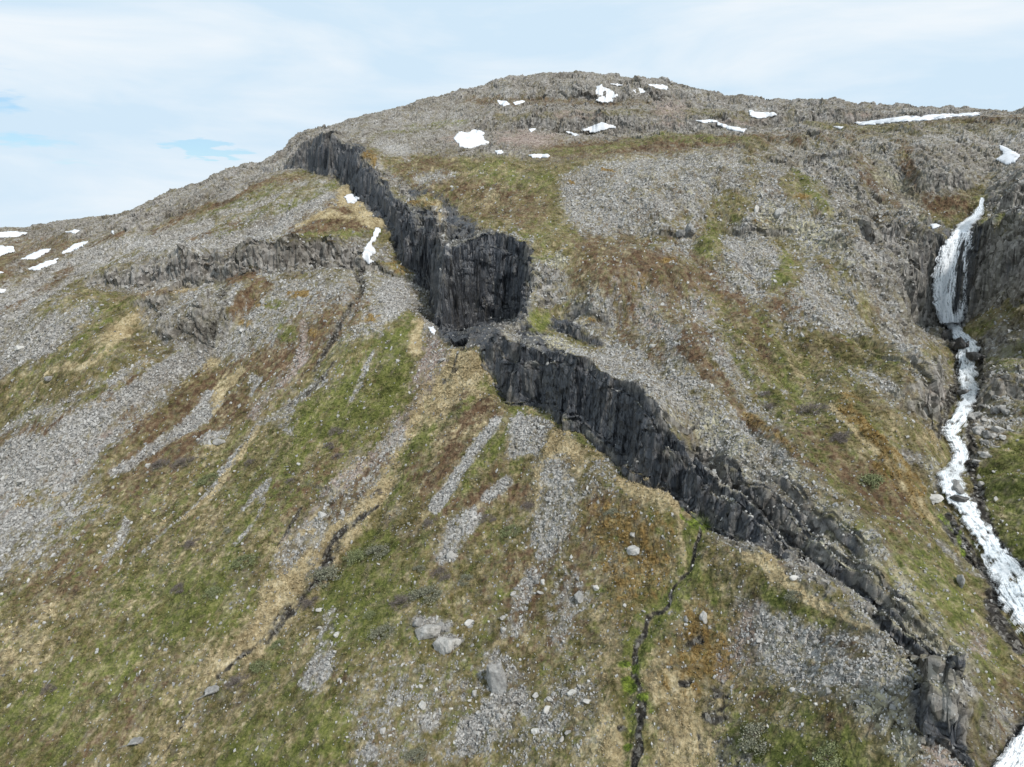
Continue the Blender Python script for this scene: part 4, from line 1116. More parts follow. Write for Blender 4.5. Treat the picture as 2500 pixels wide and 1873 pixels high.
    tone = new('ShaderNodeMix', data_type='RGBA', blend_type='MULTIPLY'); tone.inputs[0].default_value = 1.0
    L.new(acc, tone.inputs[6]); L.new(ramp(new, L, mixf(n_big, n_mid, .45), [(.36, (.66, .63, .59)), (.47, (.90, .89, .87)), (.56, (1.0, 1.0, 1.0)), (.68, (1.18, 1.18, 1.17))]), tone.inputs[7])
    L.new(tone.outputs[2], b.inputs['Base Color'])
    rg = new('ShaderNodeMapRange'); rg.inputs['To Min'].default_value = .95; rg.inputs['To Max'].default_value = .48
    L.new(dk, rg.inputs['Value']); L.new(rg.outputs[0], b.inputs['Roughness'])
    sp = new('ShaderNodeMapRange'); sp.inputs['To Min'].default_value = .15; sp.inputs['To Max'].default_value = .6
    L.new(dk, sp.inputs['Value']); L.new(sp.outputs[0], b.inputs['Specular IOR Level'])
    bp = new('ShaderNodeBump'); bp.inputs['Strength'].default_value = .75; bp.inputs['Distance'].default_value = .22
    L.new(mixf(n_fine, n_b2, .4), bp.inputs['Height']); L.new(bp.outputs[0], b.inputs['Normal'])
    return m

SNOW = [
 ([(978,300),(990,285),(1012,286),(1022,280),(1034,281),(1048,287),(1044,298),(1058,310),(1030,318),(1012,322),(995,318)], 'large snow patch below the summit cliffs above the grassy dome'),
 ([(1285,205),(1287,188),(1300,182),(1312,190),(1335,203),(1338,210),(1322,214),(1330,220),(1300,223),(1284,217),(1298,209)], 'snow patch high on the summit face, tallest of the four up there'),
 ([(1308,179),(1330,181),(1350,183),(1335,187)], 'thin sliver of snow just above the tall summit patch'),
 ([(1363,192),(1385,191),(1400,199),(1375,206)], 'small snow patch in the middle of the summit face'),
 ([(1396,183),(1420,182),(1445,187),(1442,197),(1420,192)], 'wedge of snow below the boulder on the summit skyline'),
 ([(1073,217),(1092,218),(1103,227),(1088,230),(1076,225)], 'left one of two small snow patches under the western summit ridge'),
 ([(1107,222),(1130,216),(1136,222),(1112,228)], 'right one of two small snow patches under the western summit ridge'),
 ([(1250,281),(1268,278),(1285,270),(1300,265),(1322,271),(1337,276),(1305,282),(1285,288)], 'ragged snow patch at the foot of the upper cliff band'),
 ([(1140,335),(1165,333),(1194,336),(1180,342),(1150,342)], 'flat strip of snow on the brown bench below the upper cliffs'),
 ([(1497,261),(1540,259),(1558,264),(1520,267)], 'left end of the broken snow line on the upper bench'),
 ([(1546,264),(1580,274),(1613,280),(1606,287),(1575,281),(1550,271)], 'curved snow strip slanting down beside the broken snow line'),
 ([(1616,237),(1640,244),(1672,242),(1681,250),(1650,256),(1632,257),(1618,249)], 'forked snow patch under the eastern cliff band'),
 ([(1845,265),(1900,258),(1960,251),(2010,248),(2060,245),(2122,243),(2120,250),(2060,254),(2020,260),(1950,264),(1905,269),(1853,272)], 'long narrow snow bank below the eastern skyline'),
 ([(1796,274),(1826,274),(1815,281)], 'short snow scrap at the left tip of the long snow bank'),
 ([(2156,312),(2175,320),(2206,336),(2192,353),(2172,358),(2150,346),(2165,334)], 'snow patch above the waterfall at the right edge'),
 ([(743,425),(760,418),(777,430),(765,441),(750,440)], 'small snow patch in pale grass under the upper dark cliff'),
 ([(812,490),(825,494),(814,520),(803,530),(817,546),(800,558),(810,568),(795,574),(781,560),(787,535),(800,518)], 'tall ragged snow patch in the notch beside the left cliff band'),
 ([(925,709),(935,706),(944,716),(939,725),(930,721)], 'tiny snow remnant at the foot of the dark alcove'),
 ([(-60,530),(30,532),(36,550),(15,560),(42,570),(-60,574)], 'broad snow field at the far left edge'),
 ([(38,564),(75,545),(100,532),(120,516),(112,540),(80,560)], 'snow field in the far left valley, leaning up to the right'),
 ([(58,582),(95,568),(127,558),(122,569),(85,584),(68,586)], 'lower long snow strip of the far left valley'),
 ([(128,550),(160,528),(197,519),(180,532),(150,547)], 'upper long snow strip of the far left valley'),
 ([(136,502),(165,496),(182,498),(160,506)], 'little snow strip near the low left skyline'),
 ([(-60,503),(40,500),(62,503),(40,513),(-60,516)], 'flat snow field on the distant plateau'),
 ([(238,504),(247,496),(246,509)], 'tiny snow spot under the left ridge crags'),
 ([(2006,488),(2020,482),(2036,491),(2016,496)], 'small snow block left of the waterfall lip'),
 ([(1069,326),(1085,324),(1090,332),(1072,334)], 'snow speck below the large snow patch'),
 ([(1220,282),(1238,288),(1254,292),(1242,295),(1226,288)], 'snow scrap left of the ragged patch at the cliff foot'),
 ([(1141,279),(1158,277),(1156,284),(1143,285)], 'tiny snow scrap under the middle of the upper cliff band'),
 ([(-20,585),(12,589),(-20,598)], 'small snow strip at the left edge below the broad snow field'),
 ([(-20,622),(14,627),(10,634),(-20,636)], 'lowest snow strip at the left edge'),
]
STREAM_EDGES = [((2034,698),(2078,697)),((2050,722),(2082,720)),((2056,742),(2108,738)),((2066,762),(2118,756)),((2068,790),(2108,788)),((2064,815),(2114,812)),
 ((2070,835),(2110,831)),((2074,852),(2119,850)),((2064,876),(2110,872)),((2056,898),(2092,900)),((2036,922),(2088,926)),((2030,938),(2070,942)),((2046,960),(2080,962)),
 ((2056,985),(2098,985)),((2042,1014),(2088,1018)),((2016,1030),(2076,1036)),((2022,1052),(2086,1056)),((2036,1076),(2090,1074)),((2048,1100),(2104,1093)),((2074,1132),(2122,1120)),
 ((2095,1162),(2150,1160)),((2110,1200),(2182,1198)),((2132,1245),(2214,1232)),((2150,1300),(2244,1270)),((2174,1350),(2272,1318)),((2212,1398),(2304,1352)),((2244,1436),(2340,1400)),((2262,1475),(2358,1450)),((2262,1516),(2362,1500)),((2246,1560),(2345,1550))]
FALL_EDGES = [((2056,506),(2100,504)),((2044,520),(2101,518)),((2030,536),(2101,535)),((2022,560),(2100,558)),((2016,585),(2099,582)),((2012,612),(2098,610)),((2012,640),(2096,640)),((2016,662),(2094,660)),((2024,684),(2090,680)),((2032,700),(2082,697))]
CHUTE_EDGES = [((2118,430),(2128,431)),((2113,445),(2127,448)),((2104,460),(2124,464)),((2088,474),(2116,476)),((2072,486),(2103,488)),((2062,497),(2099,497)),((2056,507),(2100,507))]
LOWER_EDGES = [((2240,1556),(2330,1540)),((2205,1582),(2330,1575)),((2180,1606),(2330,1610)),((2158,1632),(2330,1645)),((2142,1660),(2330,1680)),((2132,1700),(2330,1710))]
def ring(e): return [a for a, b in e] + [b for a, b in reversed(e)]
for p_, l_ in SNOW: flatten(p_, 3)
for e_ in (STREAM_EDGES, FALL_EDGES, CHUTE_EDGES, LOWER_EDGES): flatten(ring(e_), 5)
terrain, TM = build_terrain()
terrain.data.materials.append(terrain_material())

TP, TN, TW = TM

# ------------------------------------------------------------------ helpers for things
def mesh_obj(name, verts, faces, material=None, parent=None, smooth=False):
    me = bpy.data.meshes.new(name)
    me.from_pydata([tuple(map(float, v)) for v in verts], [], [tuple(map(int, f)) for f in faces])
    me.update()
    if smooth: me.polygons.foreach_set("use_smooth", np.ones(len(me.polygons), bool))
    o = bpy.data.objects.new(name, me); COL.objects.link(o)
    if material: me.materials.append(material)
    if parent: o.parent = parent
    return o
def quad_mesh(name, verts, quads, material, smooth=False):
    """fast mesh from arrays; quads (n,k)"""
    me = bpy.data.meshes.new(name); nf, k = quads.shape
    me.vertices.add(len(verts)); me.vertices.foreach_set("co", np.asarray(verts, np.float32).ravel())
    me.loops.add(nf * k); me.polygons.add(nf)
    me.loops.foreach_set("vertex_index", quads.astype(np.int32).ravel())
    me.polygons.foreach_set("loop_start", np.arange(0, nf * k, k, dtype=np.int32))
    me.polygons.foreach_set("use_smooth", np.full(nf, smooth, bool))
    me.update(); me.materials.append(material)
    o = bpy.data.objects.new(name, me); COL.objects.link(o); return o
def tag(o, label, cat, group=None):
    o['label'] = label; o['category'] = cat
    if group: o['group'] = group

def inside(u, v, pts):
    ins = np.zeros(u.shape, bool); j = len(pts) - 1
    for i in range(len(pts)):
        (x1, y1), (x2, y2) = pts[i], pts[j]
        if y1 != y2: ins ^= ((y1 > v) != (y2 > v)) & (u < (x2 - x1) * (v - y1) / (y2 - y1) + x1)
        j = i
    return ins

# ------------------------------------------------------------------ snow
def snow_material():
    m, t, N, L, new, b, out = mat("old_snow")
    vec = new('ShaderNodeTexCoord').outputs['Object']
    n = noise(new, L, vec, .5, 5, .6)
    L.new(ramp(new, L, n, [(.30, (.42, .42, .41)), (.42, (.62, .63, .65)), (.55, (.70, .715, .735)), (.7, (.74, .75, .77))]), b.inputs['Base Color'])
    b.inputs['Roughness'].default_value = .6
    bp = new('ShaderNodeBump'); bp.inputs['Strength'].default_value = .3; bp.inputs['Distance'].default_value = .2
    L.new(noise(new, L, vec, 1.3, 4), bp.inputs['Height']); L.new(bp.outputs[0], b.inputs['Normal'])
    return m
M_SNOW = snow_material()
def snow_patch(pts, label, idx):
    us = np.array([p[0] for p in pts], float); vs = np.array([p[1] for p in pts], float)
    du = max(1.6, (us.max() - us.min()) / 60); dv = max(.8, (vs.max() - vs.min()) / 34)
    U, V = np.meshgrid(np.arange(us.min() - 5, us.max() + 5.1, du), np.arange(vs.min() - 4, vs.max() + 4.1, dv), indexing='ij')
    wob = fbm(U * .11 + idx * 9, V * .22, 3, 300 + idx) * 3.5
    wob2 = fbm(U * .11 + idx * 9, V * .22, 3, 340 + idx) * 2.2
    ins = inside(U + wob, V + wob2, pts)
    # distance to the rim in cells for the bulge
    dpt = ins.astype(float); e = ins.copy()
    for _ in range(3):
        e2 = e.copy(); e2[1:] &= e[:-1]; e2[:-1] &= e[1:]; e2[:, 1:] &= e[:, :-1]; e2[:, :-1] &= e[:, 1:]; e = e2; dpt += e
    p = hit(U.ravel(), V.ravel()).reshape(U.shape + (3,))
    ok = ins & ~np.isnan(p[..., 0])
    idn = -np.ones(U.shape, int); idn[ok] = np.arange(ok.sum())
    P3 = p[ok].copy(); P3[:, 2] += .16 + .06 * dpt[ok]
    faces = []
    for i in range(U.shape[0] - 1):
        for j in range(U.shape[1] - 1):
            q = [idn[i, j], idn[i + 1, j], idn[i + 1, j + 1], idn[i, j + 1]]
            if min(q) < 0: continue
            dd = np.hypot(*P3[q][:, :2].T)
            if dd.max() - dd.min() > 60 + dd.min() * .05: continue
            faces.append(q)
    if not faces: return
    par = list(range(len(P3)))
    def fd(a):
        while par[a] != a: par[a] = par[par[a]]; a = par[a]
        return a
    for q in faces:
        for b_ in q[1:]: par[fd(b_)] = fd(q[0])
    root = [fd(q[0]) for q in faces]; best = max(set(root), key=root.count)
    faces = [q for q, r_ in zip(faces, root) if r_ == best]
    used = sorted({i for q in faces for i in q}); mp_ = {a: i for i, a in enumerate(used)}
    P3 = P3[used]; faces = [[mp_[i] for i in q] for q in faces]
    c = P3.mean(0)
    o = mesh_obj("snow_patch", P3 - c, faces, M_SNOW, smooth=True); o.location = c
    md = o.modifiers.new("thickness", 'SOLIDIFY'); md.thickness = .5; md.offset = -1
    # normals must look up
    if o.data.polygons[0].normal.z < 0:
        o.data.flip_normals()
    tag(o, label, 'snow patch', 'snow patches left on the mountain')
for k_, (p_, l_) in enumerate(SNOW): snow_patch(p_, l_, k_)

# ------------------------------------------------------------------ water
def water_material(name, tint, mid, dark, k=.5, sx=1.0, fine=.45):
    """foaming water: white threads over blue grey, torn edges"""
    m, t, N, L, new, b, out = mat(name)
    uv = new('ShaderNodeUVMap').outputs[0]
    mp = new('ShaderNodeMapping'); mp.inputs['Scale'].default_value = (3.2 * sx, .42, 1); L.new(uv, mp.inputs['Vector'])
    n = noise(new, L, mp.outputs[0], 1.0, 7, .72, .7)
    n2 = noise(new, L, uv, 2.3, 7, .75, .5)
    a = new('ShaderNodeMix'); a.inputs[0].default_value = fine; L.new(n, a.inputs[2]); L.new(n2, a.inputs[3])
    L.new(ramp(new, L, a.outputs[0], [(.37, dark), (.445, mid), (.53, tint), (.63, (.93, .94, .95))]), b.inputs['Base Color'])
    b.inputs['Roughness'].default_value = .45
    bp = new('ShaderNodeBump'); bp.inputs['Strength'].default_value = .55; bp.inputs['Distance'].default_value = .4
    L.new(a.outputs[0], bp.inputs['Height']); L.new(bp.outputs[0], b.inputs['Normal'])
    at = new('ShaderNodeAttribute'); at.attribute_name = 'body'
    s_ = new('ShaderNodeMath', operation='ADD'); L.new(a.outputs[0], s_.inputs[0]); L.new(at.outputs['Fac'], s_.inputs[1])
    mr = new('ShaderNodeMapRange'); mr.inputs['From Min'].default_value = .88; mr.inputs['From Max'].default_value = .98
    L.new(s_.outputs[0], mr.inputs['Value']); L.new(mr.outputs[0], b.inputs['Alpha'])
    return m
def water_sheet(name, edges, off, nc, nr, material, body=None, pull=0.0, rough=.1, label=None, seed=1):
    e = np.array(edges, float)                      # rows, 2, 2
    t = np.linspace(0, len(e) - 1, nr); i = np.minimum(t.astype(int), len(e) - 2); f = (t - i)[:, None, None]
    E = e[i] * (1 - f) + e[i + 1] * f
    s_ = np.linspace(0, 1, nc)[None, :]
    U = E[:, 0, 0:1] * (1 - s_) + E[:, 1, 0:1] * s_; V = E[:, 0, 1:2] * (1 - s_) + E[:, 1, 1:2] * s_
    edge = np.abs(s_ * 2 - 1) ** 3 * np.sign(s_ * 2 - 1)
    U = U + edge * fbm(np.arange(nr)[:, None] * .13 + seed, s_ * 0 + np.sign(edge) * 5, 3, seed) * 9
    p = hit(U.ravel(), V.ravel()).reshape(U.shape + (3,))
    r = np.hypot(p[..., 0], p[..., 1])
    for ax in range(2):
        for col in range(p.shape[1]):
            x = p[:, col, 2]; bad = np.isnan(x)
    r = np.where(np.isnan(r), np.nanmedian(r), r)
    for _ in range(3):
        r[1:-1] = (r[:-2] + 2 * r[1:-1] + r[2:]) / 4; r[:, 1:-1] = (r[:, :-2] + 2 * r[:, 1:-1] + r[:, 2:]) / 4
    d = ray(U, V); hn = np.hypot(d[..., 0], d[..., 1])
    r = r - pull
    pts = d * (r / hn)[..., None]
    pts[..., 2] += off + rough * fbm(U * .3, V * .3, 3, seed + 7)
    c = np.nanmean(pts.reshape(-1, 3), 0)
    I = np.arange(nr * nc).reshape(nr, nc)
    q = np.stack([I[:-1, :-1], I[:-1, 1:], I[1:, 1:], I[1:, :-1]], -1).reshape(-1, 4)
    o = quad_mesh(name, (pts - c).reshape(-1, 3), q, material, True); o.location = c
    le = np.concatenate([[0], np.cumsum(np.linalg.norm(np.diff(pts[:, nc // 2], axis=0), axis=1))])
    wd = np.linalg.norm(pts[:, -1] - pts[:, 0], axis=1)
    uvm = np.stack([(s_ - .5) * wd[:, None], np.repeat(le[:, None], nc, 1)], -1).reshape(-1, 2)
    ul = o.data.uv_layers.new(name='UVMap'); ul.data.foreach_set("uv", uvm[q.ravel()].astype(np.float32).ravel())
    at = o.data.attributes.new('body', 'FLOAT', 'POINT')
    S, T = np.meshgrid(np.linspace(0, 1, nc), np.linspace(0, 1, nr))
    bd = body(S, T) if body else np.ones(S.shape)
    at.data.foreach_set('value', bd.astype(np.float32).ravel())
    md = o.modifiers.new("thickness", 'SOLIDIFY'); md.thickness = .25; md.offset = -1
    return o
M_STREAM = water_material("white_water", (.74, .77, .79), (.56, .62, .66), (.18, .23, .26))
M_FALL = water_material("falling_water", (.88, .90, .92), (.70, .74, .78), (.34, .39, .43), sx=1.3, fine=.3)
def rim(S, k=14): return np.clip(np.minimum(S, 1 - S) * k, 0, 1)
o = water_sheet("stream", STREAM_EDGES, .35, 17, 420, M_STREAM, lambda S, T: .355 + .15 * rim(S, 4) - .13 * np.clip(fbm(T * 60, S * 3, 3, 8) * 2, 0, 1), seed=3)
o['kind'] = 'structure'
def fall_body(S, T):
    b_ = .33 + .13 * rim(S, 5) + .08 * sst(.6, 1, T) + .06 * (S < .5)
    gap = np.exp(-((S - .66 - .03 * np.sin(T * 5) - .02 * np.sin(T * 13)) / (.05 + .03 * T)) ** 2) * sst(.05, .2, T) * (1 - sst(.80, .97, T))
    return b_ - gap * .20 - .04 * (S > .70) * sst(.1, .3, T) - .10 * np.clip(fbm(S * 14, T * 2.5, 3, 77) * 2, 0, 1)
o = water_sheet("waterfall", FALL_EDGES, .1, 41, 150, M_FALL, fall_body, pull=1.3, rough=.25, seed=5)
tag(o, 'tall white waterfall spreading over the dark rock bowl', 'waterfall')
o = water_sheet("waterfall", CHUTE_EDGES, .2, 15, 60, M_FALL, lambda S, T: .34 + .14 * rim(S, 3) + .05 * T, pull=.8, seed=8)
tag(o, 'slanting narrow upper chute feeding the tall waterfall', 'waterfall')
o = water_sheet("waterfall", LOWER_EDGES, .25, 60, 50, M_FALL, lambda S, T: .36 + .12 * rim(S, 16), pull=.5, seed=11)
tag(o, 'fan of thin water at the bottom right corner', 'waterfall')

# ------------------------------------------------------------------ stones
def stone_material(name, stops, cell=1.3, moss=0.0):
    m, t, N, L, new, b, out = mat(name)
    tc = new('ShaderNodeTexCoord'); oi = new('ShaderNodeObjectInfo')
    ge = new('ShaderNodeNewGeometry')
    v = ge.outputs['Position']
    n = noise(new, L, v, 2.2, 6, .7); n2 = noise(new, L, v, .7, 3, .6)
    a = new('ShaderNodeMix'); a.inputs[0].default_value = .4; L.new(n, a.inputs[2]); L.new(n2, a.inputs[3])
    ad = new('ShaderNodeMath', operation='MULTIPLY_ADD'); ad.inputs[1].default_value = .25; L.new(ge.outputs['Random Per Island'], ad.inputs[0])
    sb = new('ShaderNodeMath', operation='SUBTRACT'); sb.inputs[1].default_value = .125; L.new(a.outputs[0], sb.inputs[0]); L.new(sb.outputs[0], ad.inputs[2])
    L.new(ramp(new, L, ad.outputs[0], stops), b.inputs['Base Color'])
    bp = new('ShaderNodeBump'); bp.inputs['Strength'].default_value = .6; bp.inputs['Distance'].default_value = .12
    L.new(n, bp.inputs['Height']); L.new(bp.outputs[0], b.inputs['Normal'])
    return m
GREYST = [(.28, (.10, .096, .090)), (.42, (.22, .213, .20)), (.56, (.34, .33, .31)), (.72, (.50, .485, .455))]
M_STONE = stone_material("grey_stone", GREYST)
M_PALE = stone_material("pale_stone", [(.28, (.18, .17, .15)), (.45, (.36, .345, .32)), (.6, (.48, .465, .43)), (.75, (.56, .54, .47))])
M_CREST = stone_material("lichen_grey_stone", [(.28, (.10, .095, .085)), (.42, (.25, .24, .22)), (.52, (.36, .34, .29)), (.60, (.42, .39, .26)), (.72, (.50, .48, .40))])
M_DARKST = stone_material("wet_dark_stone", [(.3, (.016, .015, .014)), (.5, (.045, .042, .040)), (.65, (.10, .095, .088)), (.8, (.20, .19, .175))])
M_DARKST.node_tree.nodes['Principled BSDF'].inputs['Roughness'].default_value = .45

def loose_stones():
    r = np.hypot(TP[:, 0], TP[:, 1]); u, v = project(*TP.T)
    vis = (r > 45) & (r < 210) & (u > -60) & (u < 2270) & (v < 1700)
    sc = TW[CI['scree']] + .8 * TW[CI['lichen']] + .5 * TW[CI['pink']] + .25 * TW[CI['rock']] + .008 - .3 * TW[CI['moss']]
    pr = np.maximum(sc, 0) * vis * (1 - flat_at(u, v)) * np.clip(TN[:, 2], 0, 1) * (1 + .7 * sst(-.2, .5, fbm(TP[:, 0] * .12, TP[:, 1] * .12, 3, 400) * 2))
    pr = pr / pr.sum()
    n = 60000
    idx = np.searchsorted(np.cumsum(pr), rng.random(n)); idx = np.clip(idx, 0, len(r) - 1)
    p = TP[idx]; rr = r[idx]
    size = np.exp(rng.normal(-1.72, .52, n)) * np.clip(rr / 110., .58, 1.5)
    size = np.minimum(size, .50 * np.clip(rr / 110., .6, 1.5))
    base = np.array([[-1, -1, -1], [1, -1, -1], [1, 1, -1], [-1, 1, -1], [-1, -1, 1], [1, -1, 1], [1, 1, 1], [-1, 1, 1]], float)
    V8 = base[None] * rng.uniform(.45, 1.0, (n, 8, 3)) * (rng.uniform(.55, 1.1, (n, 1, 3)) * np.array([1, .8, .45]))
    V8 *= (size * .62)[:, None, None]
    ang = rng.uniform(0, 2 * math.pi, n); tl = rng.normal(0, .35, (n, 2))
    ca, sa = np.cos(ang)[:, None], np.sin(ang)[:, None]
    x = V8[..., 0] * ca - V8[..., 1] * sa; y = V8[..., 0] * sa + V8[..., 1] * ca; z = V8[..., 2] + x * tl[:, :1] + y * tl[:, 1:] + x * GX + y * GY * .8
    V = np.stack([x, y, z], -1) + p[:, None] + np.array([0, 0, .10])
    F = np.array([[0, 3, 2, 1], [4, 5, 6, 7], [0, 1, 5, 4], [1, 2, 6, 5], [2, 3, 7, 6], [3, 0, 4, 7]])
    Q = (F[None] + (np.arange(n) * 8)[:, None, None]).reshape(-1, 4)
    o = quad_mesh("scree", V.reshape(-1, 3), Q, M_STONE)
    o['kind'] = 'stuff'; o['label'] = 'loose grey stones strewn over the scree and turf'; o['category'] = 'scree'
loose_stones()

def grass_tufts():
    r = np.hypot(TP[:, 0], TP[:, 1]); u, v = project(*TP.T)
    vis = (r > 45) & (r < 125) & (u > -60) & (u < 2270) & (v < 1700)
    g = sum(TW[CI[k]] for k in ('heath', 'green', 'straw', 'ochre')) + .5 * TW[CI['brown']] + .6 * TW[CI['moss']]
    pr = g * vis * (r / 80.) ** .5; pr = pr / pr.sum(); n = 60000
    idx = np.clip(np.searchsorted(np.cumsum(pr), rng.random(n)), 0, len(r) - 1)
    p = TP[idx]; W = TW[:, idx]
    k = 5
    sz = rng.uniform(.12, .34, n) * (1 + .5 * W[CI['ochre']] + .3 * W[CI['straw']]) * np.clip(r[idx] / 80, .8, 1.4)
    a = rng.uniform(0, 6.283, (n, k)); le = rng.uniform(.5, 1.1, (n, k)) * sz[:, None]
    dx, dy = np.cos(a), np.sin(a)
    base = p[:, None] + np.stack([dx * .10 * sz[:, None], dy * .10 * sz[:, None], 0 * dx - .04], -1)
    wv = np.stack([-dy, dx, 0 * dx], -1) * (sz[:, None] * .11)[..., None]
    tip = base + np.stack([dx * le * .75 - .12 * le, dy * le * .75 - .25 * le, le * rng.uniform(.35, .95, (n, k))], -1)
    V = np.stack([base - wv, base + wv, tip], 2).reshape(-1, 3)
    F = np.arange(n * k * 3).reshape(-1, 3)
    tint = {'heath': (.15, .135, .05), 'green': (.145, .15, .05), 'brown': (.13, .09, .055), 'straw': (.42, .34, .21), 'ochre': (.24, .16, .055), 'moss': (.18, .23, .04), 'scree': (.3, .27, .2)}
    C = sum(W[CI[q]][:, None] * np.array(c_) for q, c_ in tint.items()) + .05 * (1 - sum(W[CI[q]] for q in tint))[:, None]
    C = C * np.exp(rng.normal(0, .28, (n, 1))) + np.array([.06, .05, .02]) * (rng.random((n, 1)) < .22)
    C4 = np.ones((n, k * 3, 4), np.float32); C4[..., :3] = C[:, None]
    m, t, N, L, new, b, out = mat("grass_blades")
    at = new('ShaderNodeAttribute'); at.attribute_name = 'blade'
    n1 = noise(new, L, new('ShaderNodeTexCoord').outputs['Object'], 3.0, 2)
    mx = new('ShaderNodeMix', data_type='RGBA', blend_type='MULTIPLY'); mx.inputs[0].default_value = .6
    L.new(at.outputs['Color'], mx.inputs[6]); L.new(ramp(new, L, n1, [(.35, (.6, .6, .6)), (.65, (1.3, 1.3, 1.3))]), mx.inputs[7])
    L.new(mx.outputs[2], b.inputs['Base Color'])
    o = quad_mesh("grass", V, F, m)
    ca = o.data.color_attributes.new('blade', 'FLOAT_COLOR', 'POINT'); ca.data.foreach_set('color', C4.ravel())
    o['kind'] = 'stuff'; o['label'] = 'short grass and heath tussocks covering the slope'; o['category'] = 'grass'
grass_tufts()

def boulder_mesh(name, seed, flat=.65, tall=1.0):
    import bmesh
    rs = np.random.default_rng(seed)
    bm = bmesh.new()
    pts = rs.normal(0, 1, (16, 3)); pts /= np.linalg.norm(pts, axis=1, keepdims=True); pts *= rs.uniform(.8, 1.15, (16, 1))
    pts *= np.array([1.0, rs.uniform(.65, .9), flat * tall])
    for q in pts: bm.verts.new(q)
    bmesh.ops.convex_hull(bm, input=bm.verts)
    for v_ in [v_ for v_ in bm.verts if not v_.link_faces]: bm.verts.remove(v_)
    bmesh.ops.bevel(bm, geom=list(bm.edges), offset=.07, segments=1, affect='EDGES')
    bmesh.ops.triangulate(bm, faces=bm.faces)
    bmesh.ops.subdivide_edges(bm, edges=bm.edges, cuts=1, use_grid_fill=True)
    bmesh.ops.triangulate(bm, faces=bm.faces)
    bmesh.ops.subdivide_edges(bm, edges=[e for e in bm.edges if e.calc_length() > .25], cuts=1, use_grid_fill=True)
    bmesh.ops.triangulate(bm, faces=bm.faces)
    co = np.array([v_.co[:] for v_ in bm.verts])
    d = perlin3(co[:, 0] * 2.2 + seed, co[:, 1] * 2.2, co[:, 2] * 2.2, seed) * .17 + np.abs(perlin3(co[:, 0] * 4.5, co[:, 1] * 4.5, co[:, 2] * 3.5 + seed, seed)) * .16 - .05
    for v_, k in zip(bm.verts, d): v_.co *= 1 + float(k)
    me = bpy.data.meshes.new(name); bm.to_mesh(me); bm.free(); return me
B_ME = [boulder_mesh("boulder", 40 + i, [.5, .7, .6, .85, .45, .75, .55, .65][i]) for i in range(8)]
B_VAR = {}
def boulder_data(i, m):
    k = (i % 8, m.name)
    if k not in B_VAR:
        me = B_ME[i % 8].copy(); me.materials.append(m); B_VAR[k] = me
    return B_VAR[k]
def nearest_surface(u, v):
    p = hit([u], [v])[0]
    if np.isnan(p[0]): p = hit([u], [v + 4])[0]
    return p
def boulder(u, v, w, label, m=None, h=None, rot=None, seed=None, group=None, lean=0.0, name="boulder", sink=.42):
    """w, h: apparent width and height on the 2212 px grid; v = middle of the stone"""
    p = nearest_surface(u, v + (h or w * .7) * .35)
    dist = float(np.linalg.norm(p)); k = w * .5 * dist / FPX
    seed = seed if seed is not None else int(u * 7 + v * 3)
    o = bpy.data.objects.new(name, boulder_data(seed, m or M_STONE)); COL.objects.link(o)
    hz = (h * .5 * dist / FPX) if h else k * .75
    flat = [.5, .7, .6, .85, .45, .75, .55, .65][seed % 8]
    o.scale = (k, k * .95, hz / flat * .95)
    rr = random.Random(seed)
    o.rotation_euler = (lean + rr.uniform(-.15, .15), rr.uniform(-.2, .2), rot if rot is not None else rr.uniform(0, 6.28))
    o.location = (p[0], p[1], p[2] + hz * (1 - sink) - hz * .3)
    tag(o, label, 'boulder' if name == 'boulder' else 'rock', group)
    return o
GB = None
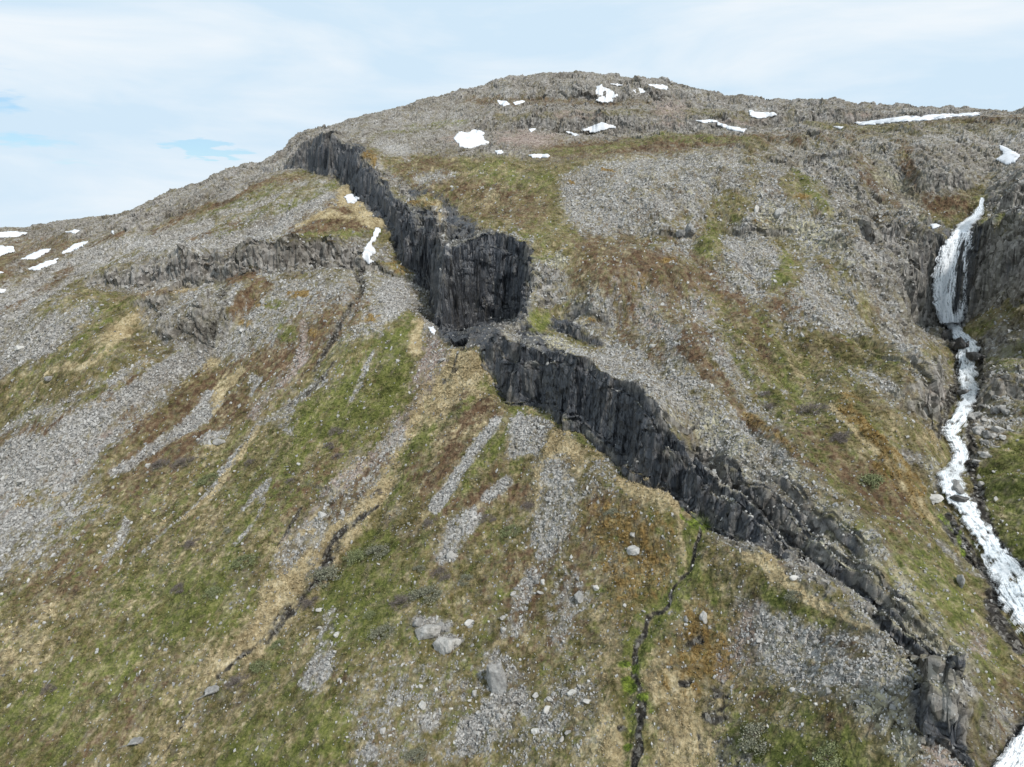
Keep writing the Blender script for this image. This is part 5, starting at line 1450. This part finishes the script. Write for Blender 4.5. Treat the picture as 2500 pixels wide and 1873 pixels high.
HERO = [
 (926,1356,60,'largest pale boulder of the cluster left of the standing rock',M_PALE,44),
 (962,1386,54,'second pale boulder of the cluster, lying below the largest',M_PALE,44),
 (985,1380,26,'slim slab leaning at the right end of the pale cluster',M_PALE,30),
 (902,1338,28,'small boulder at the upper left of the pale cluster',M_STONE,24),
 (952,1350,26,'dark edged boulder behind the pale cluster',M_STONE,30),
 (1012,1341,24,'single pale boulder right of and above the pale cluster',M_PALE,18),
 (695,1108,22,'grey boulder beside the fork of the long straw gully',M_STONE,18),
 (740,1105,14,'smaller grey boulder right of the one at the gully fork',M_STONE,10),
 (459,1487,34,'round grey boulder sitting in the lower straw gully',M_STONE,24),
 (296,1598,32,'flat grey boulder alone in the grass at the lower left',M_STONE,18),
 (1521,1328,24,'larger one of two grey boulders on ochre grass right of the rivulet',M_PALE,28),
 (1482,1334,17,'smaller one of two grey boulders on ochre grass right of the rivulet',M_STONE,17),
 (1367,1184,36,'broad flat grey rock in heath left of the rivulet source',M_STONE,22),
 (1367,1151,22,'pale stone just above the broad flat rock',M_PALE,12),
 (1288,1267,18,'very pale stone on brown soil in the middle of the slope',M_PALE,14),
 (1253,1284,30,'grey boulder on the brown scree strip, left of the very pale stone',M_STONE,24),
 (2072,1252,24,'rounded boulder standing alone on the green flank by the stream',M_STONE,36),
 (1853,1094,12,'small pale stone on the green flank above the fins',M_PALE,12),
 (2073,739,34,'dark wet boulder splitting the stream below the waterfall',M_DARKST,36),
 (2090,742,15,'small dark wet boulder right of the one splitting the stream',M_DARKST,20),
 (2057,742,18,'small dark wet boulder left of the one splitting the stream',M_DARKST,26),
 (2108,768,42,'smooth dark flat rock on the right bank below the splitting boulder',M_DARKST,22),
 (2042,722,30,'dark block at the left foot of the waterfall',M_DARKST,34),
 (2090,845,38,'dark rock jutting into the stream from its left bank',M_DARKST,24),
 (2066,1046,46,'island rock in the middle of the stream, upper one',M_STONE,26),
 (2074,1073,44,'island rock in the middle of the stream, lower dark one',M_DARKST,18),
 (2018,1073,36,'flat pale rock on the left bank beside the island rocks',M_PALE,16),
 (2071,1023,14,'small round stone just above the island rocks',M_STONE,10),
 (1934,723,18,'pale round boulder on the rocky spur left of the stream',M_PALE,11),
 (1931,739,12,'smaller pale round boulder below its neighbour on the spur',M_PALE,9),
 (1916,739,9,'tiny pale stone left of the two pale round boulders',M_PALE,7),
 (1491,489,38,'big dark grey block standing out of the pale scree field',M_STONE,42),
 (1470,500,22,'grey block left of the big block in the scree field',M_STONE,26),
 (1683,455,30,'pale broken block on the upper right scree',M_PALE,34),
 (1634,447,16,'upright pale block left of the broken one on the upper scree',M_PALE,28),
 (1434,169,15,'boulder standing on the summit skyline',M_STONE,12),
 (1451,176,9,'small boulder right of the one on the summit skyline',M_STONE,8),
 (42,749,24,'pale boulder on the brown patch at the far left',M_PALE,13),
 (107,815,24,'slanting grey slab on the far left scree',M_STONE,14),
 (49,1039,20,'pale boulder low on the far left scree tongue',M_PALE,14),
 (92,1007,24,'dark grey boulder above the pale one on the left scree tongue',M_STONE,14),
 (320,1003,14,'round stone at the lower tip of the long stone run',M_PALE,13),
 (474,950,30,'pale outcrop stone in the grass right of the long stone run',M_PALE,16),
 (454,955,14,'small pale stone left of the pale outcrop in the grass',M_PALE,16),
 (2146,1120,10,'single pale stone on the green right bank',M_PALE,7),
 (1185,1075,18,'pale stone in the heath under the second scree patch',M_PALE,12),
 (975,1195,26,'pale stone low in the heath between the shrubs',M_PALE,24),
 (1716,1245,26,'pale stone slab near the straw strip under the fins',M_PALE,14),
 (955,775,20,'dark pinkish rock on the bare soil below the alcove',M_STONE,14),
 (1410,745,22,'flat pale slab in the middle of the pale scree slope',M_PALE,12),
 (1570,905,16,'tilted bluish slab near the crest of the dark cliff',M_STONE,14),
]
for (u, v, w, lab, m_, h_) in HERO: boulder(u, v, w, lab, m_, h_)
# standing rock
sr = boulder(1068, 1448, 54, 'tall grey standing rock in the lower middle of the slope', M_STONE, 112, rot=.4, seed=11, lean=-.45, name="standing_rock", sink=.45)
sr.data = boulder_mesh("standing_rock", 131, .8); sr.data.materials.append(M_STONE); sr.scale[2] *= .85
# families of look-alikes
def family(n, region, wr, m_, label, group, seed):
    rs = random.Random(seed); us = [p[0] for p in region]; vs = [p[1] for p in region]; k = 0; tries = 0
    while k < n and tries < 4000:
        tries += 1
        u = rs.uniform(min(us), max(us)); v = rs.uniform(min(vs), max(vs))
        if not inside(np.array([u]), np.array([v]), region)[0]: continue
        w = wr[0] * (wr[1] / wr[0]) ** (rs.random() ** 1.8)
        t_ = (w - wr[0]) / (wr[1] - wr[0]); size_ = 'small' if t_ < .25 else ('middle-sized' if t_ < .6 else 'large')
        fu = (u - min(us)) / (max(us) - min(us)); fv = (v - min(vs)) / (max(vs) - min(vs))
        quad = ('upper ' if fv < .38 else ('lower ' if fv > .66 else 'middle ')) + ('left' if fu < .38 else ('right' if fu > .64 else 'centre'))
        lab = size_ + ' ' + label + ', at its ' + quad
        boulder(u, v, w, lab, m_ if rs.random() < .75 else M_STONE, w * rs.uniform(.5, .8), seed=rs.randrange(1000), group=group); k += 1
family(34, [(2096,862),(2150,852),(2206,880),(2190,925),(2150,955),(2120,1000),(2086,950),(2088,915)], (8,30), M_STONE, 'angular grey boulder in the heap on the right bank', 'boulder heap on the right bank', 1)
family(16, [(2040,1090),(2052,1110),(2080,1150),(2096,1190),(2080,1190),(2050,1130)], (6,18), M_DARKST, 'dark stone lining the left edge of the lower stream', 'dark stones on the left stream edge', 2)
family(14, [(2098,985),(2110,985),(2120,1060),(2112,1090),(2100,1060)], (6,20), M_DARKST, 'dark stone lining the right edge of the stream', 'dark stones on the right stream edge', 12)
family(22, [(1080,1230),(1200,1240),(1150,1330),(1110,1380),(1080,1370)], (6,22), M_PALE, 'pale block in the string above the standing rock', 'pale blocks above the standing rock', 3)
family(26, [(1020,1480),(1120,1500),(1090,1600),(1000,1640),(940,1620),(960,1540)], (6,24), M_PALE, 'pale block spilling below the standing rock', 'pale blocks below the standing rock', 4)
family(22, [(1140,1480),(1280,1460),(1270,1600),(1150,1620)], (7,26), M_PALE, 'pale block in the patch right of the standing rock', 'pale blocks right of the standing rock', 5)
family(24, [(640,1370),(700,1290),(770,1300),(740,1400),(680,1500),(640,1480)], (5,20), M_PALE, 'white stone in the patch right of the lower gully', 'white stones by the lower gully', 6)
family(14, [(790,1560),(900,1470),(960,1500),(850,1640),(790,1630)], (6,24), M_PALE, 'pale stone in the strip left of the standing rock', 'pale stones at the lower centre left', 7)
family(30, [(1610,1310),(1740,1340),(1950,1420),(1960,1580),(1880,1600),(1700,1480),(1620,1440)], (6,20), M_PALE, 'pale stone on the lower right scree apron', 'pale stones on the lower right apron', 8)
family(26, [(1230,400),(1500,340),(1900,320),(1900,560),(1700,720),(1500,560),(1260,480)], (6,16), M_STONE, 'angular stone in the wide upper scree field', 'larger stones of the upper scree field', 9)
family(16, [(1040,1130),(1180,1120),(1400,1200),(1400,1360),(1150,1240)], (5,14), M_PALE, 'lone pale stone in the heath of the middle slope', 'lone stones in the middle heath', 10)
family(14, [(1120,175),(1450,180),(1560,215),(1300,240),(1120,230)], (5,12), M_STONE, 'grey block sticking out of the summit face', 'blocks on the summit face', 13)

# ------------------------------------------------------------------ shrubs
def leaf_material(name, stops):
    m, t, N, L, new, b, out = mat(name)
    ge = new('ShaderNodeNewGeometry')
    L.new(ramp(new, L, ge.outputs['Random Per Island'], stops), b.inputs['Base Color'])
    b.inputs['Roughness'].default_value = .8
    return m
M_LEAF = {
 'green': leaf_material("willow_leaf_green", [(0, (.09, .11, .04)), (.5, (.16, .18, .075)), (1, (.26, .27, .14))]),
 'grey': leaf_material("willow_leaf_grey", [(0, (.10, .105, .065)), (.5, (.18, .18, .12)), (1, (.29, .285, .21))]),
 'purple': leaf_material("bare_birch_twigs", [(0, (.08, .062, .055)), (.5, (.145, .12, .105)), (1, (.24, .205, .18))]),
}
M_TWIG = leaf_material("shrub_stem", [(0, (.05, .042, .035)), (1, (.13, .11, .095))])
def shrub_meshes(kind, seed):
    rs = np.random.default_rng(seed)
    n = 1700
    # uneven dome of clumps
    nc = 26; ca = rs.uniform(0, 6.283, nc); cr = np.sqrt(rs.random(nc)) * .85
    cx, cy = cr * np.cos(ca), cr * np.sin(ca) * .85; ch = .40 * (1 - cr ** 2) + rs.uniform(0, .12, nc) + .05; cs = rs.uniform(.10, .26, nc)
    k = rs.integers(0, nc, n)
    g = rs.normal(0, 1, (n, 3)) * np.array([1, 1, .6])
    p = np.stack([cx[k], cy[k], ch[k]], 1) + g * cs[k][:, None] * .75
    p[:, 2] = np.abs(p[:, 2])
    s_ = rs.uniform(.020, .045, n) * (.75 if kind == 'purple' else 1.0)
    a = rs.normal(0, 1, (n, 3)); a /= np.linalg.norm(a, axis=1, keepdims=True)
    b_ = np.cross(a, rs.normal(0, 1, (n, 3))); b_ /= np.linalg.norm(b_, axis=1, keepdims=True)
    la = 1.5 if kind != 'purple' else 3.6
    a = a * (s_ * la)[:, None]; b_ = b_ * (s_ * (.8 if kind != 'purple' else .35))[:, None]
    V = np.stack([p - a, p + b_, p + a, p - b_], 1).reshape(-1, 3)
    Q = np.arange(n * 4).reshape(-1, 4)
    me = bpy.data.meshes.new("foliage"); me.from_pydata(V.tolist(), [], Q.tolist()); me.materials.append(M_LEAF[kind])
    # stems: three sided tapered rods from the root to the clumps
    VV, FF = [], []
    for i in range(nc):
        a0 = np.array([cx[i] * .25, cy[i] * .25, -.1]); a1 = np.array([cx[i] * .7, cy[i] * .7, ch[i] * .6]); a2 = np.array([cx[i], cy[i], ch[i] + .1])
        for q0, q1, r0, r1 in ((a0, a1, .022, .014), (a1, a2, .014, .006)):
            o_ = len(VV)
            for q, r_ in ((q0, r0), (q1, r1)):
                for t_ in range(3): VV.append(q + np.array([cos(t_ * 2.094), sin(t_ * 2.094), 0]) * r_)
            for t_ in range(3): FF.append([o_ + t_, o_ + (t_ + 1) % 3, o_ + 3 + (t_ + 1) % 3, o_ + 3 + t_])
    ms = bpy.data.meshes.new("stems"); ms.from_pydata([tuple(q) for q in VV], [], FF); ms.materials.append(M_TWIG)
    return me, ms
SHRUB = {(k, i): shrub_meshes(k, 70 + i + 10 * j) for j, k in enumerate(('green', 'grey', 'purple')) for i in range(3)}
def shrub(u, v, w, kind, label, hgt=.75):
    p = nearest_surface(u, v + w * .12); dist = float(np.linalg.norm(p)); k = w * .5 * dist / FPX
    sd_ = int(u + v) % 3
    fo, st = SHRUB[(kind, sd_)]
    e = bpy.data.objects.new("willow_shrub" if kind != 'purple' else "birch_scrub", None); COL.objects.link(e)
    e.location = p; e.scale = (k, k * .8, k * hgt); e.rotation_euler = (radians(24), radians(-12), (u * .37) % .9 - .45)
    tag(e, label, 'shrub', 'low shrubs on the slope')
    for nm, me in (("foliage", fo), ("stems", st)):
        c = bpy.data.objects.new(nm, me); COL.objects.link(c); c.parent = e
SHRUBS = [
 (727,930,40,'purple','dark bare scrub, top one of three stacked in the bright green grass'),
 (713,962,34,'purple','grey bare scrub, middle one of three stacked in the green grass'),
 (731,984,30,'purple','purplish bare scrub, lowest of three stacked in the green grass'),
 (348,1001,48,'purple','dark scrub mat left of its twin below the long stone run'),
 (396,998,50,'purple','dark scrub mat right of its twin below the long stone run'),
 (541,997,28,'purple','small dark scrub beside the thin stone runnel'),
 (452,1034,50,'green','green willow patch below the two dark scrub mats'),
 (630,1037,28,'purple','small grey scrub above the white stone streak'),
 (494,1146,24,'grey','tiny grey-green willow left of the runnel end'),
 (415,1172,40,'purple','faded purple scrub on the left grass slope'),
 (527,1211,54,'green','green willow left of the straw gully'),
 (387,1270,38,'purple','grey scrub in the middle of the left grass slope'),
 (462,1281,44,'green','dark green willow below the grey scrub on the left slope'),
 (709,1239,80,'grey','large grey-green willow right of the dark gully bed'),
 (668,1300,46,'purple','purple-grey scrub at the lower foot of the large willow'),
 (515,1470,50,'purple','dark round scrub right of the boulder in the gully'),
 (562,1438,50,'green','green willow above the dark round scrub'),
 (602,1391,34,'green','small dark green willow close to the gully edge'),
 (107,1487,30,'purple','brown scrub low at the left edge'),
 (818,1188,60,'grey','grey-green willow right of the large willow'),
 (767,1204,60,'green','bright green willow between the two grey-green ones'),
 (872,1296,60,'purple','dark scrub at the left half of the wide central thicket'),
 (921,1280,76,'grey','grey-green willow at the right half of the wide central thicket'),
 (1003,1250,44,'grey','pale grey willow right of the central thicket'),
 (827,1362,60,'grey','dark willow below the central thicket'),
 (800,1330,34,'green','small green willow at the left of the dark one below the thicket'),
 (1143,1089,40,'purple','dark brown scrub beside the middle scree patch'),
 (954,1237,56,'purple','long purple scrub strip above the central thicket'),
 (818,1061,26,'purple','upright purple scrub at the right rim of the straw gully'),
 (1104,1144,50,'green','light green willow in the heath of the middle slope'),
 (1323,1105,40,'grey','dark green willow below the pale straw crest'),
 (1055,1118,40,'purple','purple scrub beneath the narrow scree tongue'),
 (928,1127,36,'purple','faint purple scrub left of the narrow scree tongue'),
 (906,1226,30,'grey','small silvery willow above the purple strip'),
 (897,1628,50,'grey','grey-green willow at the bottom edge left of centre'),
 (1882,1040,60,'green','dark green willow on the flank above the island rocks'),
 (1820,940,46,'purple','dark scrub on the green flank, high left one'),
 (1636,1586,84,'grey','broad dark willow at the bottom right below the stone apron'),
 (1715,1285,40,'grey','grey-green willow under the straw strip'),
 (1800,1630,80,'green','broad green willow on the bottom edge right of the dark one'),
 (1654,850,28,'purple','purple scrub at the rim of the green strip, upper one of a pair'),
 (1661,877,28,'purple','purple scrub at the rim of the green strip, lower one of a pair'),
 (1752,884,70,'purple','long dark scrub across the green strip'),
 (1810,948,40,'purple','dark scrub below the long one on the green strip'),
]
for s_ in SHRUBS: shrub(*s_)
